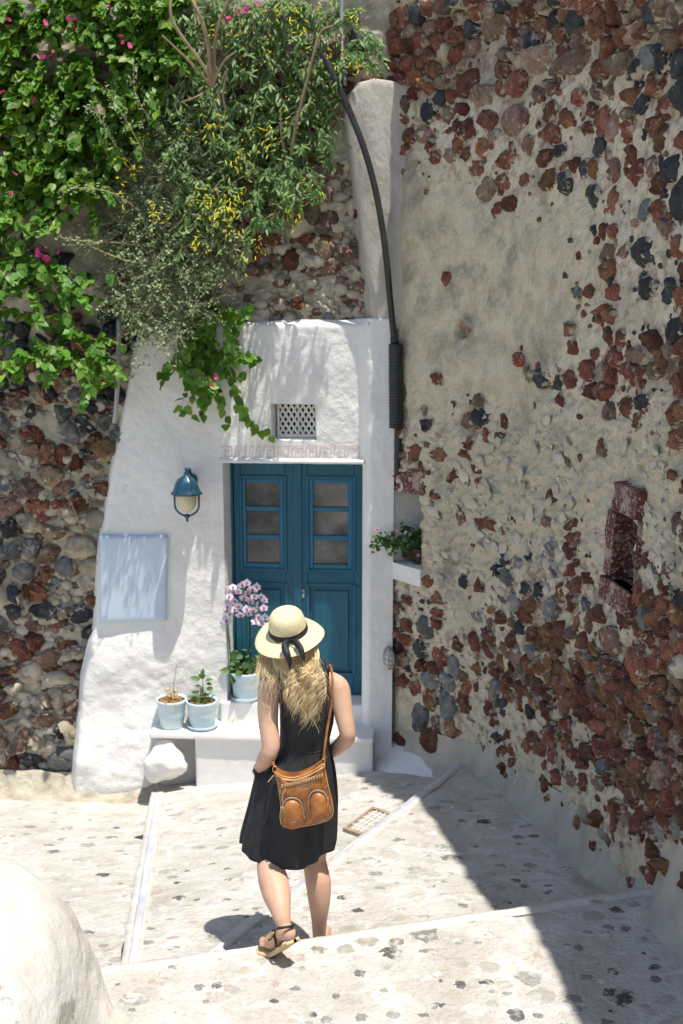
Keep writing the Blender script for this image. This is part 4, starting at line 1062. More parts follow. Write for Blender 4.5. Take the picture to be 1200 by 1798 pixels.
def house_wall():
    uR = pf(692, 900)[0]
    zt0 = pf(500, 562)[1]
    right = np.concatenate([np.linspace(HL, GL, 22)[:-1], np.linspace(GL, GR, 22)[:-1], np.linspace(GR, HR, 22)[:-1], np.linspace(HR, uR, 16)])
    nl = 60
    rowsz = np.concatenate([np.linspace(-1.35, HB, 50)[:-1], np.linspace(HB, HT, 110)[:-1], np.linspace(HT, GB, 12)[:-1], np.linspace(GB, GT, 20)[:-1], np.linspace(GT, zt0, 46)])
    U = []
    for z in rowsz:
        uL = np.interp(z, EZ[::-1], EU[::-1])
        U.append(np.concatenate([np.linspace(uL, HL, nl)[:-1], right]))
    U = np.array(U); Zg = np.repeat(rowsz[:, None], U.shape[1], 1)
    top = zt0 + .02 * fbm(np.stack([U, 0 * U, 0 * U], -1), 3, 3, 51) + .02 * (U + .5) - .0
    Zg = np.where(Zg > GT, GT + (Zg - GT) * (top - GT) / (zt0 - GT), Zg)
    Wv = house_w(U, Zg)
    # edges of the openings stay where the reveals meet them; rim of the wall rolls back
    t01 = (U - U[:, :1]) / (U[:, -1:] - U[:, :1])
    Wv = Wv - .10 * sstep(.035, 0, t01) ** 2 - .05 * (1 - sstep(STRIP0, STRIP1, U)) * sstep(.06, .0, zt0 - Zg) ** 2
    nr, nc = U.shape
    P = fac(U, Zg, Wv).reshape(-1, 3)
    F = grid_faces(nr, nc)
    cu = U.ravel()[F].mean(1); cz = Zg.ravel()[F].mean(1)
    door = (cu > HL) & (cu < HR) & (cz > HB) & (cz < HT)
    vent = (cu > GL) & (cu < GR) & (cz > GB) & (cz < GT)
    F = F[~(door | vent)]
    V = [P]; FF = [F]; nb = len(P)
    # left return and top return
    ci = np.arange(nr) * nc
    back = fac(U[:, 0] + .02, Zg[:, 0], np.full(nr, -.35)); V.append(back)
    k = np.arange(nr - 1); FF.append(np.stack([nb + k, ci[k], ci[k + 1], nb + k + 1], -1)); nb += nr
    ti = (nr - 1) * nc + np.arange(nc)
    back = fac(U[-1], Zg[-1] - .0, np.full(nc, -.3)); V.append(back)
    k = np.arange(nc - 1); FF.append(np.stack([ti[k], ti[k + 1], nb + k + 1, nb + k], -1)); nb += nc
    # reveals, hand-plastered: splayed on the left
    def reveal(us, zs, back_pts):
        nonlocal nb
        wv = house_w(us, zs)
        V.append(fac(us, zs, wv)); V.append(back_pts)
        n = len(us); k = np.arange(n - 1)
        FF.append(np.stack([nb + k, nb + k + 1, nb + n + k + 1, nb + n + k], -1)); nb += 2 * n
    n = 60
    zs = np.linspace(HB, HT, n); o = np.full(n, 1.)
    jit = .004 * fbm(np.stack([zs, 0 * zs, 0 * zs], -1), 8, 3, 3)
    reveal(HL * o, zs, fac(HL + .035 + jit, zs, DW - .03)); reveal(HR * o, zs[::-1], fac(HR + .012 + 0 * jit, zs[::-1], DW - .03))
    us = np.linspace(HL, HR, n); reveal(us, HT * o, fac(us, HT + 0 * us - .0, DW - .03))
    zs = np.linspace(GB, GT, 20); o = np.full(20, 1.)
    reveal(GL * o, zs, fac(GL + .04 * o, zs, -.2)); reveal(GR * o, zs[::-1], fac(GR * o, zs[::-1], -.2))
    us = np.linspace(GL, GR, 20); reveal(us, GT * o, fac(us, GT * o, -.2)); reveal(us[::-1], GB * o, fac(us[::-1], GB * o + .02, -.2))
    mk('wall', np.concatenate(V), FF, M['white'], HOUSE)
    # thin plaster lip over the door
    m = MB()
    n = 50; us = np.linspace(HL - .03, HR + .012, n)
    rows = []
    for (a, b) in ((.004, .035), (.026, .022), (.030, .006), (.022, -.006), (-.02, -.008)):
        q_ = fac(us, HT + b + .004 * fbm(np.stack([us, 0 * us + b * 40, 0 * us], -1), 6, 3, 61), a + house_w(us, HT + 0 * us)); rows.append(q_)
    m.add(np.concatenate(rows), grid_faces(5, n)); m.build('door_lip', M['white'], HOUSE)
house_wall()

def wrap_ring(o, w0):
    pass

def door():
    # px geometry of the two leaves, on the plane of the door
    def U(px): return pf(px, 1000, DW)[0]
    def Zp(py): return pf(520, py, DW)[1]
    m = MB(); uj = U(399)
    m.fbox(HL + .012, U(412), HB, HT, DW - .06, DW + .012); m.fbox(U(412), HR + .01, HT - .02, HT + .02, DW - .06, DW + .012)
    m.build('door_frame', M['blue'], HOUSE)
    for (x0, x1, px0, px1, sx0, sx1, lx0, lx1, side) in ((413, 522, 434, 492, 425, 502, 428, 508, 0), (524, 636, 551, 611, 541, 622, 541, 626, 1)):
        mb = MB(); a, b = U(x0), U(x1)
        s0, s1 = U(sx0), U(sx1); zt, zb = Zp(838), Zp(1001); l0, l1, lt, lb = U(lx0), U(lx1), Zp(1026), Zp(1182)
        D0, D1 = DW - .045, DW
        mb.fbox(a, s0, HB + .008, HT - .012, D0, D1); mb.fbox(s1, b, HB + .008, HT - .012, D0, D1)          # stiles
        mb.fbox(s0, s1, zt, HT - .012, D0, D1 - .001); mb.fbox(s0, s1, lt, zb, D0, D1 - .001); mb.fbox(s0, s1, HB + .008, lb, D0, D1 - .001)   # rails
        leaf = mb.build('door', M['blue'], HOUSE, False)
        # lower panel with its moulding
        mb = MB(); mb.fbox(max(s0, l0) + .0, min(s1, l1), lb, lt, D0, D1 - .018, .002)
        mb.fbox(max(s0, l0) + .045, min(s1, l1) - .045, lb + .05, lt - .05, D1 - .02, D1 - .004, .012); mb.build('door_panel', M['blue'], leaf, False)
        mb = MB()
        i0, i1 = max(s0, l0), min(s1, l1)
        mb.fbox(i0 - .02, i0 + .012, lb - .01, lt + .012, D1 - .004, D1 + .009); mb.fbox(i1 - .012, i1 + .02, lb - .01, lt + .012, D1 - .004, D1 + .009)
        mb.fbox(i0 + .012, i1 - .012, lt - .012, lt + .012, D1 - .004, D1 + .009); mb.fbox(i0 + .012, i1 - .012, lb - .01, lb + .014, D1 - .004, D1 + .009)
        mb.build('moulding', M['blue'], leaf, False)
        mb = MB(); g = .014
        mb.fbox(s0 - g, s0 + g, zb - g, zt + g, D1 - .006, D1 + .013); mb.fbox(s1 - g, s1 + g, zb - g, zt + g, D1 - .006, D1 + .013)
        mb.fbox(s0 + g, s1 - g, zt - g, zt + g, D1 - .006, D1 + .013); mb.fbox(s0 + g, s1 - g, zb - g, zb + g, D1 - .006, D1 + .013)
        mb.build('moulding', M['blue'], leaf, False)
        # sash: frame, two bars, three panes
        p0, p1 = U(px0), U(px1)
        mb = MB(); zs = [Zp(v) for v in (848, 890, 898, 940, 948, 990)]
        mb.fbox(s0 + g, p0, zb + g, zt - g, D0, D1 + .004); mb.fbox(p1, s1 - g, zb + g, zt - g, D0, D1 + .004)
        mb.fbox(p0, p1, zs[0], zt - g, D0, D1 + .003); mb.fbox(p0, p1, zb + g, zs[5], D0, D1 + .003)
        mb.build('sash', M['bluelight'], leaf, False)
        for k in (1, 3):
            mb = MB(); mb.fbox(p0, p1, zs[k + 1], zs[k], D0, D1 + .002); mb.build('glazing_bar', M['bluelight'], leaf, False)
        for k in (0, 2, 4):
            mb = MB(); mb.fbox(p0 - .004, p1 + .004, zs[k + 1] - .004, zs[k] + .004, D1 - .03, D1 - .022, 0); mb.build('pane', M['pane'], leaf, False)
        if side:
            mb = MB(); ku, kz = pf(532, 1042, DW); mb.fbox(ku - .016, ku + .016, kz - .035, kz + .035, D1, D1 + .008, .004)
            mb.build('lock_plate', M['iron'], leaf, False)
            mb = MB(); mb.lathe([(0, -.002), (.007, -.002), (.007, .004), (0, .004)], fac(ku, kz + .008, D1 + .008), FN, 10); mb.build('keyhole', M['black'], leaf)
            # a thin wire slung across the leaf
            a_, b_ = pF(541, 999, DW + .02), pF(636, 1034, DW + .02)
            mb = MB(); mb.tube([a_, (a_ + b_) / 2 - [0, 0, .008], b_], .0022, 6, n=12); mb.build('wire', M['bluelight'], leaf)
        else:
            mb = MB(); mb.fbox(U(515), U(531), HB + .01, HT - .014, D1 - .002, D1 + .014); mb.build('meeting_strip', M['blue'], leaf, False)
    mb = MB(); mb.fbox(HL, HR + .02, HB, HT, DW - .09, DW - .07, 0); mb.build('door_backing', M['void'], HOUSE, False)
door()

def grille():
    m = MB(); c = .02
    a, b, z0, z1 = GL + .035, GR, GB + .012, GT
    m.fbox(a, a + c, z0, z1, -.13, -.095); m.fbox(b - c, b, z0, z1, -.13, -.095); m.fbox(a + c, b - c, z1 - c * .7, z1, -.13, -.096); m.fbox(a + c, b - c, z0, z0 + c * 1.4, -.13, -.096)
    m.fbox((a + b) / 2 + .005, (a + b) / 2 + .018, z0 + c, z1 - c * .7, -.105, -.092)
    g = m.build('vent_grille', M['lath'], HOUSE, False); g['label'] = 'white diamond lattice vent above the blue door'
    a, b, z0, z1 = a + c * .6, b - c * .6, z0 + c * .8, z1 - c * .4
    H, Wd = z1 - z0, b - a
    pit = Wd / 6.5
    for sgn, dep in ((1, -.112), (-1, -.104)):
        for k in range(-5, 12):
            u0 = a + k * pit if sgn > 0 else b - k * pit
            slope = .62
            # line u = u0 + sgn*slope*(z-z0), clipped to the frame
            t0, t1 = 0.0, H
            for lim, s_ in ((a, 1), (b, -1)):
                v0 = (u0 - lim) * s_; dv = sgn * slope * s_
                if dv > 0: t0 = max(t0, -v0 / dv)
                else: t1 = min(t1, -v0 / dv)
            if t1 - t0 < .03: continue
            p, q = np.array([u0 + sgn * slope * t0, z0 + t0]), np.array([u0 + sgn * slope * t1, z0 + t1])
            d = nrm(q - p); nn = np.array([-d[1], d[0]]) * .0085
            L = [p - nn, p + nn, q + nn, q - nn]
            m = MB(); m.hexa([fac(*v, dep - .004) for v in L] + [fac(*v, dep + .004) for v in L]); m.build('lath', M['lath'], g, False)
    m = MB(); m.fbox(GL, GR, GB, GT, -.21, -.19, 0); m.build('vent_back', M['void'], HOUSE, False)
grille()

def greek_border():
    m = MB()
    x0, x1, yt, yb = 388, 636, 783, 803
    n = 10; L = (x1 - x0) / n; t = 2.1
    def bar(xa, ya, xb, yb_):
        (ua, za), (ub, zb) = pf(xa, ya), pf(xb, yb_)
        us, zs = np.meshgrid(np.linspace(min(ua, ub), max(ua, ub), 6), np.linspace(min(za, zb), max(za, zb), 4))
        P = fac(us, zs, house_w(us, zs) + .003)
        m.add(P.reshape(-1, 3), grid_faces(4, 6))
    for k in range(n):
        a = x0 + k * L; q = L / 6
        bar(a, yt, a + 5 * q, yt + t)                       # top
        bar(a, yt + t, a + t, yb - 2 * t) if k else None
        bar(a + 5 * q - t, yt + t, a + 5 * q, yb - t)
        bar(a + 1.6 * q, yb - t, a + 6 * q + t * .0, yb)
        bar(a + 1.6 * q, yt + 6.5, a + 1.6 * q + t, yb - t)
        bar(a + 1.6 * q + t, yt + 6.5, a + 3.4 * q, yt + 6.5 + t)
        bar(a + 3.4 * q - t, yt + 6.5 + t, a + 3.4 * q, yt + 12)
    o = m.build('painted_border', M['border'], HOUSE, False)
    o['label'] = 'faded pink Greek key border painted over the door'
greek_border()

def soft_slab(name, u0, u1, z0, z1, w0, w1, mt, parent, seed=1, r=.015, st=.02, cut=None):
    """a hand-made step: box with rolled edges and a slightly uneven skin"""
    prof = [(w0, z1), ]
    for w_ in np.arange(w0 + st, w1 - r, st): prof.append((w_, z1))
    for a in np.linspace(90, 0, 5): prof.append((w1 - r + r * math.cos(R(a)), z1 - r + r * math.sin(R(a))))
    for z_ in np.arange(z1 - r - st, z0 + .001, -st): prof.append((w1, z_))
    prof.append((w1, z0)); prof.append((w0, z0))
    us = np.concatenate([[u0, u0 + .0015], np.linspace(u0 + r, u1 - r, int((u1 - u0) / st)), [u1 - .0015, u1]])
    V = []
    for i, u in enumerate(us):
        sh = r * (1 if i in (0, len(us) - 1) else .3 if i in (1, len(us) - 2) else 0)
        for (w_, z_) in prof:
            V.append((u, z_ - sh if z_ == z1 else z_, w_ - sh if w_ > w1 - .001 else w_))
    V = np.array(V); n = len(prof)
    Q = np.stack([V[:, 0], V[:, 2], V[:, 1]], -1)
    wob = .005 * fbm(Q, 5, 3, seed) + .002 * fbm(Q, 25, 2, seed + 3)
    P = fac(V[:, 0], V[:, 1] + wob * (V[:, 1] > z0 + .001), V[:, 2] + wob * (V[:, 2] > w0 + .001))
    F = grid_faces(len(us), n, True)
    return mk(name, P, [F, list(range(n)), list(range((len(us) - 1) * n, len(us) * n))[::-1]], mt, parent)

SL, SR = pf(342, 1330, .33)[0], pf(655, 1330, .33)[0]
soft_slab('threshold', pf(390, 1250)[0] - .01, pf(643, 1250)[0], -.66, -.45, -.3, .035, M['whitestep'], HOUSE, 71)
soft_slab('step_base', SL, SR, -1.15, -.655, -.1, .30, M['whitestep'], HOUSE, 73)
soft_slab('step', pf(262, 1290, .33)[0], SR + .004, -.66, -.62, -.1, .335, M['whitestep'], HOUSE, 75, r=.012)

def kerb():
    # white fillet where the house meets the right-hand wall and the paving
    pts = [pF(650, 1345, .05), np.array([.47, 8.98, 0]), np.array([.78, 8.66, 0]), np.array([.98, 8.36, 0])]
    C = catmull(pts, 40); m = MB(); rows = []
    T = nrm(np.gradient(C[:, :2], axis=0)); Nn = np.stack([-T[:, 1], T[:, 0]], -1) * -1
    t = np.linspace(0, 1, 40)
    for (o_, h_) in ((.16, .20), (.08, .14), (.0, .07), (-.07, .015), (-.14, -.05)):
        xy = C[:, :2] - Nn * o_ * 1.0
        xy = C[:, :2] + np.stack([-T[:, 1], T[:, 0]], -1) * o_
        z = planeC(xy[:, 0], xy[:, 1]) + h_ * (1 - .45 * t) + .006 * fbm(np.concatenate([xy, xy[:, :1] * 0 + h_ * 5], 1), 8, 3, 4)
        rows.append(np.concatenate([xy, z[:, None]], 1))
    mk('kerb_fillet', np.concatenate(rows), grid_faces(5, 40)[:, ::-1], M['whitestep'], HOUSE)
kerb()

# ------------------------------------------------------------------ concrete buttress and pipes beside the house
def buttress():
    t = thing('concrete_buttress', 'weathered concrete buttress with rounded top behind the black pipe', 'buttress', pF(650, 560))
    P = [(604, 560), (634, 580), (627, 505), (614, 420), (598, 300), (584, 205), (594, 165), (618, 143), (655, 134), (724, 146), (730, 580)]
    P = P[1:]
    uz = np.array([pf(x, y, .1) for x, y in P])
    # resample the outline and build rounded layers
    n = len(uz); out = []
    for i in range(n):
        a, b = uz[i], uz[(i + 1) % n]
        k = max(1, int(np.linalg.norm(b - a) / .05))
        out += [a + (b - a) * j / k for j in range(k)]
    out = np.array(out); c = np.array([out[:, 0].mean(), out[:, 1].mean()])
    rows = []
    nrmv = nrm(np.roll(out, -1, 0) - np.roll(out, 1, 0)); nin = np.stack([nrmv[:, 1], -nrmv[:, 0]], -1)
    if ((c - out) * nin).sum() < 0: nin = -nin
    for wv, ins in ((-.2, 0), (.03, 0), (.058, .008), (.07, .025), (.075, .06)):
        q = out + nin * ins + np.stack([np.maximum(0, nin[:, 0]) * (.085 if wv > .0 else 0), 0 * nin[:, 0]], -1)
        Q = np.stack([q[:, 0], q[:, 1], 0 * q[:, 0] + wv], -1)
        rows.append(fac(q[:, 0] + .008 * fbm(Q, 5, 3, 5), q[:, 1] + .008 * fbm(Q, 5, 3, 6), wv + .008 * fbm(Q, 4, 3, 7)))
    m = MB(); m.loft(rows, True); autosmooth(m.build('buttress_body', M['concrete'], t), 50)
buttress()
def pipes():
    t = thing('drain_pipe', 'black plastic pipe curving down the buttress into a ribbed sleeve', 'pipe', pF(697, 830))
    pts = [(568, 96, .17), (577, 114, .18), (592, 145, .19), (612, 190, .19), (640, 262, .19), (661, 340, .18), (676, 430, .17), (685, 520, .17), (693, 606, .15)]
    m = MB(); m.tube([pF(x, y, v) for x, y, v in pts], .024, 14, n=50); m.build('pipe', M['pipe'], t)
    for x, y, v in ((586, 133, .19), (600, 162, .19)):
        pass
    m = MB(); a, b = pF(695, 604, .15), pF(696, 751, .15); n = 27; P, rr = [], []
    for k in range(n * 4 + 1):
        P.append(a + (b - a) * k / (n * 4)); rr.append(.0535 + .0035 * math.cos(k * math.pi / 2))
    m.tube(P, rr, 20); m.build('ribbed_sleeve', M['pipe'], t)
    m = MB(); m.tube([pF(699, 745, .13), pF(700, 780, .12), pF(698, 805, .11), pF(699, 832, .08)], .026, 12, n=20); m.build('pipe', M['pipe'], t)
    m = MB(); m.tube([pF(692, 592, .15), pF(694, 604, .15)], [.030, .034], 14); m.build('pipe_collar', M['pipe'], t)
    t = tag(MB().tube([pF(209, 560, .22), pF(208, 650, .22), pF(204, 715, .2), pF(201, 742, .16)], .018, 12, n=24).build('metal_pipe', M['greypipe']), 'thin grey metal pipe running down beside the left edge of the white house', 'pipe')
    tag(MB().tube([pF(599, -10, .02), pF(601, 70, .05), pF(604, 118, .10), pF(606, 150, .13)], .014, 10, n=24).build('conduit', M['greypipe']), 'narrow grey conduit above the concrete buttress', 'pipe')
pipes()

# ------------------------------------------------------------------ things on the house front
def wall_lamp():
    c = pF(328, 866, .24); t = thing('wall_lamp', 'blue lantern with scalloped roof and cream glass on the white wall', 'lamp', pF(336, 866, 0))
    px = 1 / 219.
    m = MB(); top = c + [0, 0, 40 * px]
    def mod(th, h): return 1 + .04 * np.cos(6 * th) * (1 if h < .12 else .4)
    m.lathe([(.0, .155), (.018, .15), (.03, .135), (.062, .115), (.083, .085), (.092, .05), (.103, .022), (.116, .006), (.120, -.006), (.112, -.006), (.09, .01), (0, .012)], c, (0, 0, 1), 36, mod=mod)
    m.build('lamp_roof', M['lampblue'], t)
    m = MB(); m.lathe([(0, .205), (.008, .202), (.013, .19), (.009, .178), (.012, .168), (.020, .16), (.016, .15), (0, .148)], c, (0, 0, 1), 16); m.build('finial', M['lampblue'], t)
    m = MB(); m.lathe([(0, -.145), (.03, -.142), (.055, -.125), (.072, -.095), (.079, -.06), (.080, 0), (.078, .008), (0, .008)], c, (0, 0, 1), 28); m.build('lamp_glass', M['lampglass'], t)
    m = MB()
    P = [c + FU * (.096 * math.cos(R(a))) + [0, 0, (-.09 + .09 * math.sin(R(a)))] for a in np.linspace(180, 360, 15)]
    P = [c + FU * -.096] + P + [c + FU * .096]
    m.tube(P, .008, 8); 
    m.build('lamp_frame', M['lampblue'], t)
    m = MB(); m.lathe([(0, -.165), (.02, -.168), (.026, -.18), (.018, -.195), (.008, -.20), (.012, -.21), (.008, -.225), (0, -.23)], c, (0, 0, 1), 16); m.build('finial', M['lampblue'], t)
    m = MB(); b = pF(337, 842, .0)
    m.tube([b + FN * .01, b + FN * .08 + [0, 0, .07], c + [0.02, 0.02, .19], c + [0, 0, .17]], [.02, .018, .014, .012], 10, n=24); m.build('bracket', M['lampblue'], t)
    m = MB(); m.lathe([(0, .0), (.05, .0), (.05, .014), (.03, .03), (.02, .034), (0, .034)], b, FN, 20); m.build('wall_plate', M['lampblue'], t)
wall_lamp()

def cover_panel():
    a, b, c, d = [np.array(pf(x, y, .11)) for x, y in ((175, 1096), (290, 1093), (292, 943), (174, 941))]
    t = thing('cover_panel', 'flat pale blue cover panel set on the white wall left of the lantern', 'panel', fac(*a, .1))
    n = 24; s, r = np.meshgrid(np.linspace(0, 1, n), np.linspace(0, 1, n))
    uz = (1 - s)[..., None] * (1 - r)[..., None] * a + s[..., None] * (1 - r)[..., None] * b + s[..., None] * r[..., None] * c + (1 - s)[..., None] * r[..., None] * d
    wv = house_w(uz[..., 0], uz[..., 1]).max(initial=.05) * 0 + .075 + .03 * (1 - s) + .0015 * fbm(np.stack([uz[..., 0], uz[..., 1], 0 * s], -1), 4, 2, 3)
    e = np.minimum(np.minimum(s, 1 - s), np.minimum(r, 1 - r)); wv = wv - .006 * sstep(.03, 0, e)
    P = fac(uz[..., 0], uz[..., 1], wv).reshape(-1, 3)
    ring = list(range(n)) + [n * k + n - 1 for k in range(1, n)] + [n * n - 1 - k for k in range(1, n)] + [n * k for k in range(n - 2, 0, -1)]
    V = np.vstack([P, P[ring] - FN * .09]); L = len(ring); ring = np.array(ring); k = np.arange(L)
    mk('panel_sheet', V, [grid_faces(n, n), np.stack([ring[(k + 1) % L], ring[k], n * n + k, n * n + (k + 1) % L], -1)], M['panelblue'], t)
    m = MB(); p = pF(231, 950, .125); m.tube([p, p + FN * .02], .007, 8); m.build('screw', M['iron'], t)
cover_panel()

def bulkhead():
    c = pF(684, 1156, .135); t = thing('bulkhead_light', 'small caged oval bulkhead light low on the white wall right of the door', 'lamp', c)
    X = nrm(FU * .8 + FN * -.0); ax = nrm(FN + FU * .25); X = nrm(np.cross(ZUP, ax))
    def ring(rx, rz, o, n=28): 
        th = np.linspace(0, 2 * np.pi, n, endpoint=False); return c + np.cos(th)[:, None] * rx * X + np.sin(th)[:, None] * rz * ZUP + ax * o
    MB().loft([ring(.045, .09, -.05), ring(.045, .09, .0), ring(.04, .083, .01)], True).build('housing', M['iron'], t)
    MB().loft([ring(.036, .078, .008), ring(.034, .074, .035), ring(.022, .055, .052), ring(.008, .02, .058)], True).build('glass', M['lath'], t)
    for f in (-.5, .5):
        m = MB(); m.tube([c + ZUP * (.085 * math.cos(R(a))) + X * f * .05 * math.sin(R(a)) + ax * (.068 * math.sin(R(a)) ** .5) for a in np.linspace(1, 179, 13)], .004, 6); m.build('cage_wire', M['iron'], t)
    for f in (-.45, 0, .45):
        m = MB(); m.tube([c + ZUP * .09 * f + X * .042 * math.cos(R(a)) + ax * (.07 * math.sin(R(a)) ** .5) for a in np.linspace(1, 179, 11)], .004, 6); m.build('cage_wire', M['iron'], t)
bulkhead()

def boulder():
    V, F = rock(911, 4, -2, 11, .52)
    V = V / np.abs(V).max(0)
    V = V + nrm(V) * (.035 * fbm(V, 4, 5, 5))[:, None]
    c = pF(294, 1342, .33)
    X, Y, Z = FU * .20, FN * .18, ZUP * .19
    P = c + V[:, :1] * X + V[:, 1:2] * Y + V[:, 2:3] * Z
    tag(mk('boulder', P, F, M['boulder']), 'big whitewashed boulder tucked under the left end of the step', 'rock')
boulder()

def parapet():
    # rounded end of a low plastered wall in the left foreground
    def top(x, y): pass
    ys = [1504, 1500, 1507, 1530, 1570, 1620, 1680, 1712]
    xs = [-80, 20, 75, 120, 152, 172, 182, 178]
    C = np.array([-1.66, 4.28])
    rings = []
    n = 220; th = np.linspace(0, 2 * np.pi, n, endpoint=False)
    PR = np.array([(1.26, -.05), (1.13, .015), (1.055, .06), (1.0, .14), (.975, .25), (.945, .36), (.89, .46), (.80, .545), (.68, .605), (.54, .64), (.36, .662), (.12, .67)])
    PRC = catmull(np.concatenate([PR, 0 * PR[:, :1]], 1), 60)[:, :2]
    for (k, h) in PRC:
        rx, ry = .69 * k, .60 * k
        x = C[0] + rx * np.cos(th); y = C[1] + ry * np.sin(th)
        y = np.where(np.sin(th) < 0, C[1] + 2.4 * k * np.sin(th), y)     # runs on towards the viewer
        Q = np.stack([x, y, 0 * x + h], -1)
        d = .06 * fbm(Q, 1.7, 3, 81) + .024 * fbm(Q, 6, 4, 82)
        x = x + d * np.cos(th); y = y + d * np.sin(th)
        z = h + .02 * fbm(Q, 2, 2, 83)
        z = np.where((h < .1) & (y > 4.35), z - .3 * sstep(4.4, 4.8, y) * (h < .1), z)
        rings.append(np.stack([x, y, z], -1))
    o = MB().loft(rings, True).build('parapet_wall', M['parapet'])
    tag(o, 'rounded white plastered parapet end in the left foreground', 'wall')
parapet()

# ------------------------------------------------------------------ leaves
def leaf_shape(kind):
    if kind == 'ovate':
        rows = [(0, .0, 0), (.18, .20, .05), (.42, .30, .08), (.72, .20, .05), (1, .0, -.06)]
    elif kind == 'heart':
        rows = [(-.10, .18, .05), (.10, .42, .10), (.38, .44, .10), (.70, .24, .05), (1, .0, -.08)]
    elif kind == 'lance':
        rows = [(0, .0, 0), (.25, .11, .02), (.6, .11, .02), (1, .0, -.08)]
    else:
        rows = [(0, .0, 0), (.35, .24, .04), (.75, .2, .03), (1, .0, 0)]
    V, F = [], []
    for x, wd, z in rows:
        V += [(x, -wd, z), (x, 0, -z * .2 - .12 * x * x), (x, wd, z)]
    V = np.array(V); V[:, 2] -= np.array([.12 * v[0] ** 2 for v in V]) * (np.abs(V[:, 1]) > 0)
    for i in range(len(rows) - 1):
        a, b = 3 * i, 3 * i + 3
        F += [[a, b, b + 1, a + 1], [a + 1, b + 1, b + 2, a + 2]]
    return V, np.array(F)
LEAF = {k: leaf_shape(k) for k in ('ovate', 'heart', 'lance', 'small')}
LMESH = {}
def leaf_mesh(kind, mk_):
    if (kind, mk_) not in LMESH:
        LMESH[(kind, mk_)] = mesh_data('leaf', LEAF[kind][0], LEAF[kind][1], M[mk_])
    return LMESH[(kind, mk_)]

def frames(D, N):
    X = nrm(D); Z = nrm(N - X * (N * X).sum(-1, keepdims=True)); Y = np.cross(Z, X)
    return X, Y, Z

def leaves(root, pos, D, N, size, kind, mkey, indiv=300, name='foliage'):
    X, Y, Z = frames(D, N)
    size = np.broadcast_to(size, (len(pos),))
    # the ones nearest the viewer and largest become objects of their own
    Q = pos - CO; zc = Q @ CF
    px, py = proj(pos)
    seen = (px > 0) & (px < 1200) & (py > 0) & (py < 1798)
    facing = np.abs((Z * nrm(Q)).sum(-1))
    score = np.where(seen, size / zc * (.4 + facing), 0) - .004 * zc
    order = np.argsort(-score)
    ind, rest = order[:indiv], order[indiv:]
    me = leaf_mesh(kind, mkey)
    for i in ind: inst('leaf', me, root, mat4(X[i] * size[i], Y[i] * size[i], Z[i] * size[i], pos[i]))
    if len(rest):
        V0, F0 = LEAF[kind]
        B = np.stack([X, Y, Z], 1)[rest] * size[rest][:, None, None]
        V = np.einsum('vk,nkj->nvj', V0, B) + pos[rest][:, None]
        F = F0[None] + (np.arange(len(rest)) * len(V0))[:, None, None]
        mk(name, V.reshape(-1, 3), F.reshape(-1, F0.shape[1]), M[mkey], root, True, 'stuff')

def inpoly(poly, x, y):
    r = False; n = len(poly); j = n - 1
    for i in range(n):
        (xi, yi), (xj, yj) = poly[i], poly[j]
        if (yi > y) != (yj > y) and x < (xj - xi) * (y - yi) / (yj - yi) + xi: r = not r
        j = i
    return r
def samp(poly):
    xs = [p[0] for p in poly]; ys = [p[1] for p in poly]
    while True:
        x, y = random.uniform(min(xs), max(xs)), random.uniform(min(ys), max(ys))
        if inpoly(poly, x, y): return x, y

def rv(s=1.0): return np.array([random.gauss(0, s), random.gauss(0, s), random.gauss(0, s)])

def spray(base, d, L, droop, n, side=.5, down=.25, upn=.8, outn=.5):
    """positions, directions and normals of the leaves of one arching shoot, and its path"""
    t = np.linspace(0, 1, 8)[:, None]
    path = base + d * L * t + np.array([0, 0, -droop * L]) * t * t + (np.cumsum(RNG.normal(0, .012, (8, 3)), 0) * L)
    P, D, N = [], [], []
    for k in range(n):
        f = .08 + .92 * (k + random.random()) / n
        i = min(6, int(f * 7)); g = f * 7 - i
        p = path[i] * (1 - g) + path[i + 1] * g
        tg = nrm(path[i + 1] - path[i])
        sd = nrm(np.cross(tg, ZUP + rv(.3))) * (1 if k % 2 else -1)
        D.append(nrm(tg * .45 + sd * side + np.array([0, 0, -down]) + FN * .15 + rv(.25)))
        N.append(nrm(ZUP * upn + FN * outn + rv(.35)))
        P.append(p + rv(.008))
    return path, P, D, N

def bush(root, poly, nspray, wfun, mkey, kind, size, L=(.25, .5), n=22, droop=(.3, .9), indiv=300, upd=.4, outd=.7, twig='twig', tr=.0035, pick=samp, **kw):
    P, D, N, S = [], [], [], []
    tw = MB(); tips = []
    for k in range(nspray):
        x, y = pick(poly); wv = wfun(x, y)
        b = pF(x, y, wv)
        d = nrm(FN * outd + FU * random.gauss(0, .6) + ZUP * random.gauss(upd, .3))
        l = random.uniform(*L)
        b = b - d * l * .5
        path, p, dd, nn = spray(b, d, l, random.uniform(*droop), n, **kw)
        P += p; D += dd; N += nn; S += list(RNG.uniform(.65, 1.15, len(p)) * size)
        tw.tube(path, np.linspace(tr, tr * .4, 8), 4, cap=False); tips.append(path)
    leaves(root, np.array(P), np.array(D), np.array(N), np.array(S), kind, mkey, indiv)
    tw.build('twigs', M[twig], root, True, 'stuff')
    return tips

def flower_bracts(root, pts, size, mkey, name='flower', nb=3):
    V0, F0 = LEAF['heart']; V, F = [], []
    for p in pts:
        mb = MB()
        ax = nrm(FN * .6 + ZUP * .5 + rv(.5))
        for q in range(nb):
            d = nrm(np.cross(ax, rv(1)) + ax * .5); X, Y, Z = frames(d, ax + rv(.2))
            s = size * random.uniform(.8, 1.2)
            mb.add(p + (V0[:, :1] * X + V0[:, 1:2] * Y + V0[:, 2:3] * Z) * s, F0)
        mb.build(name, M[mkey], root)

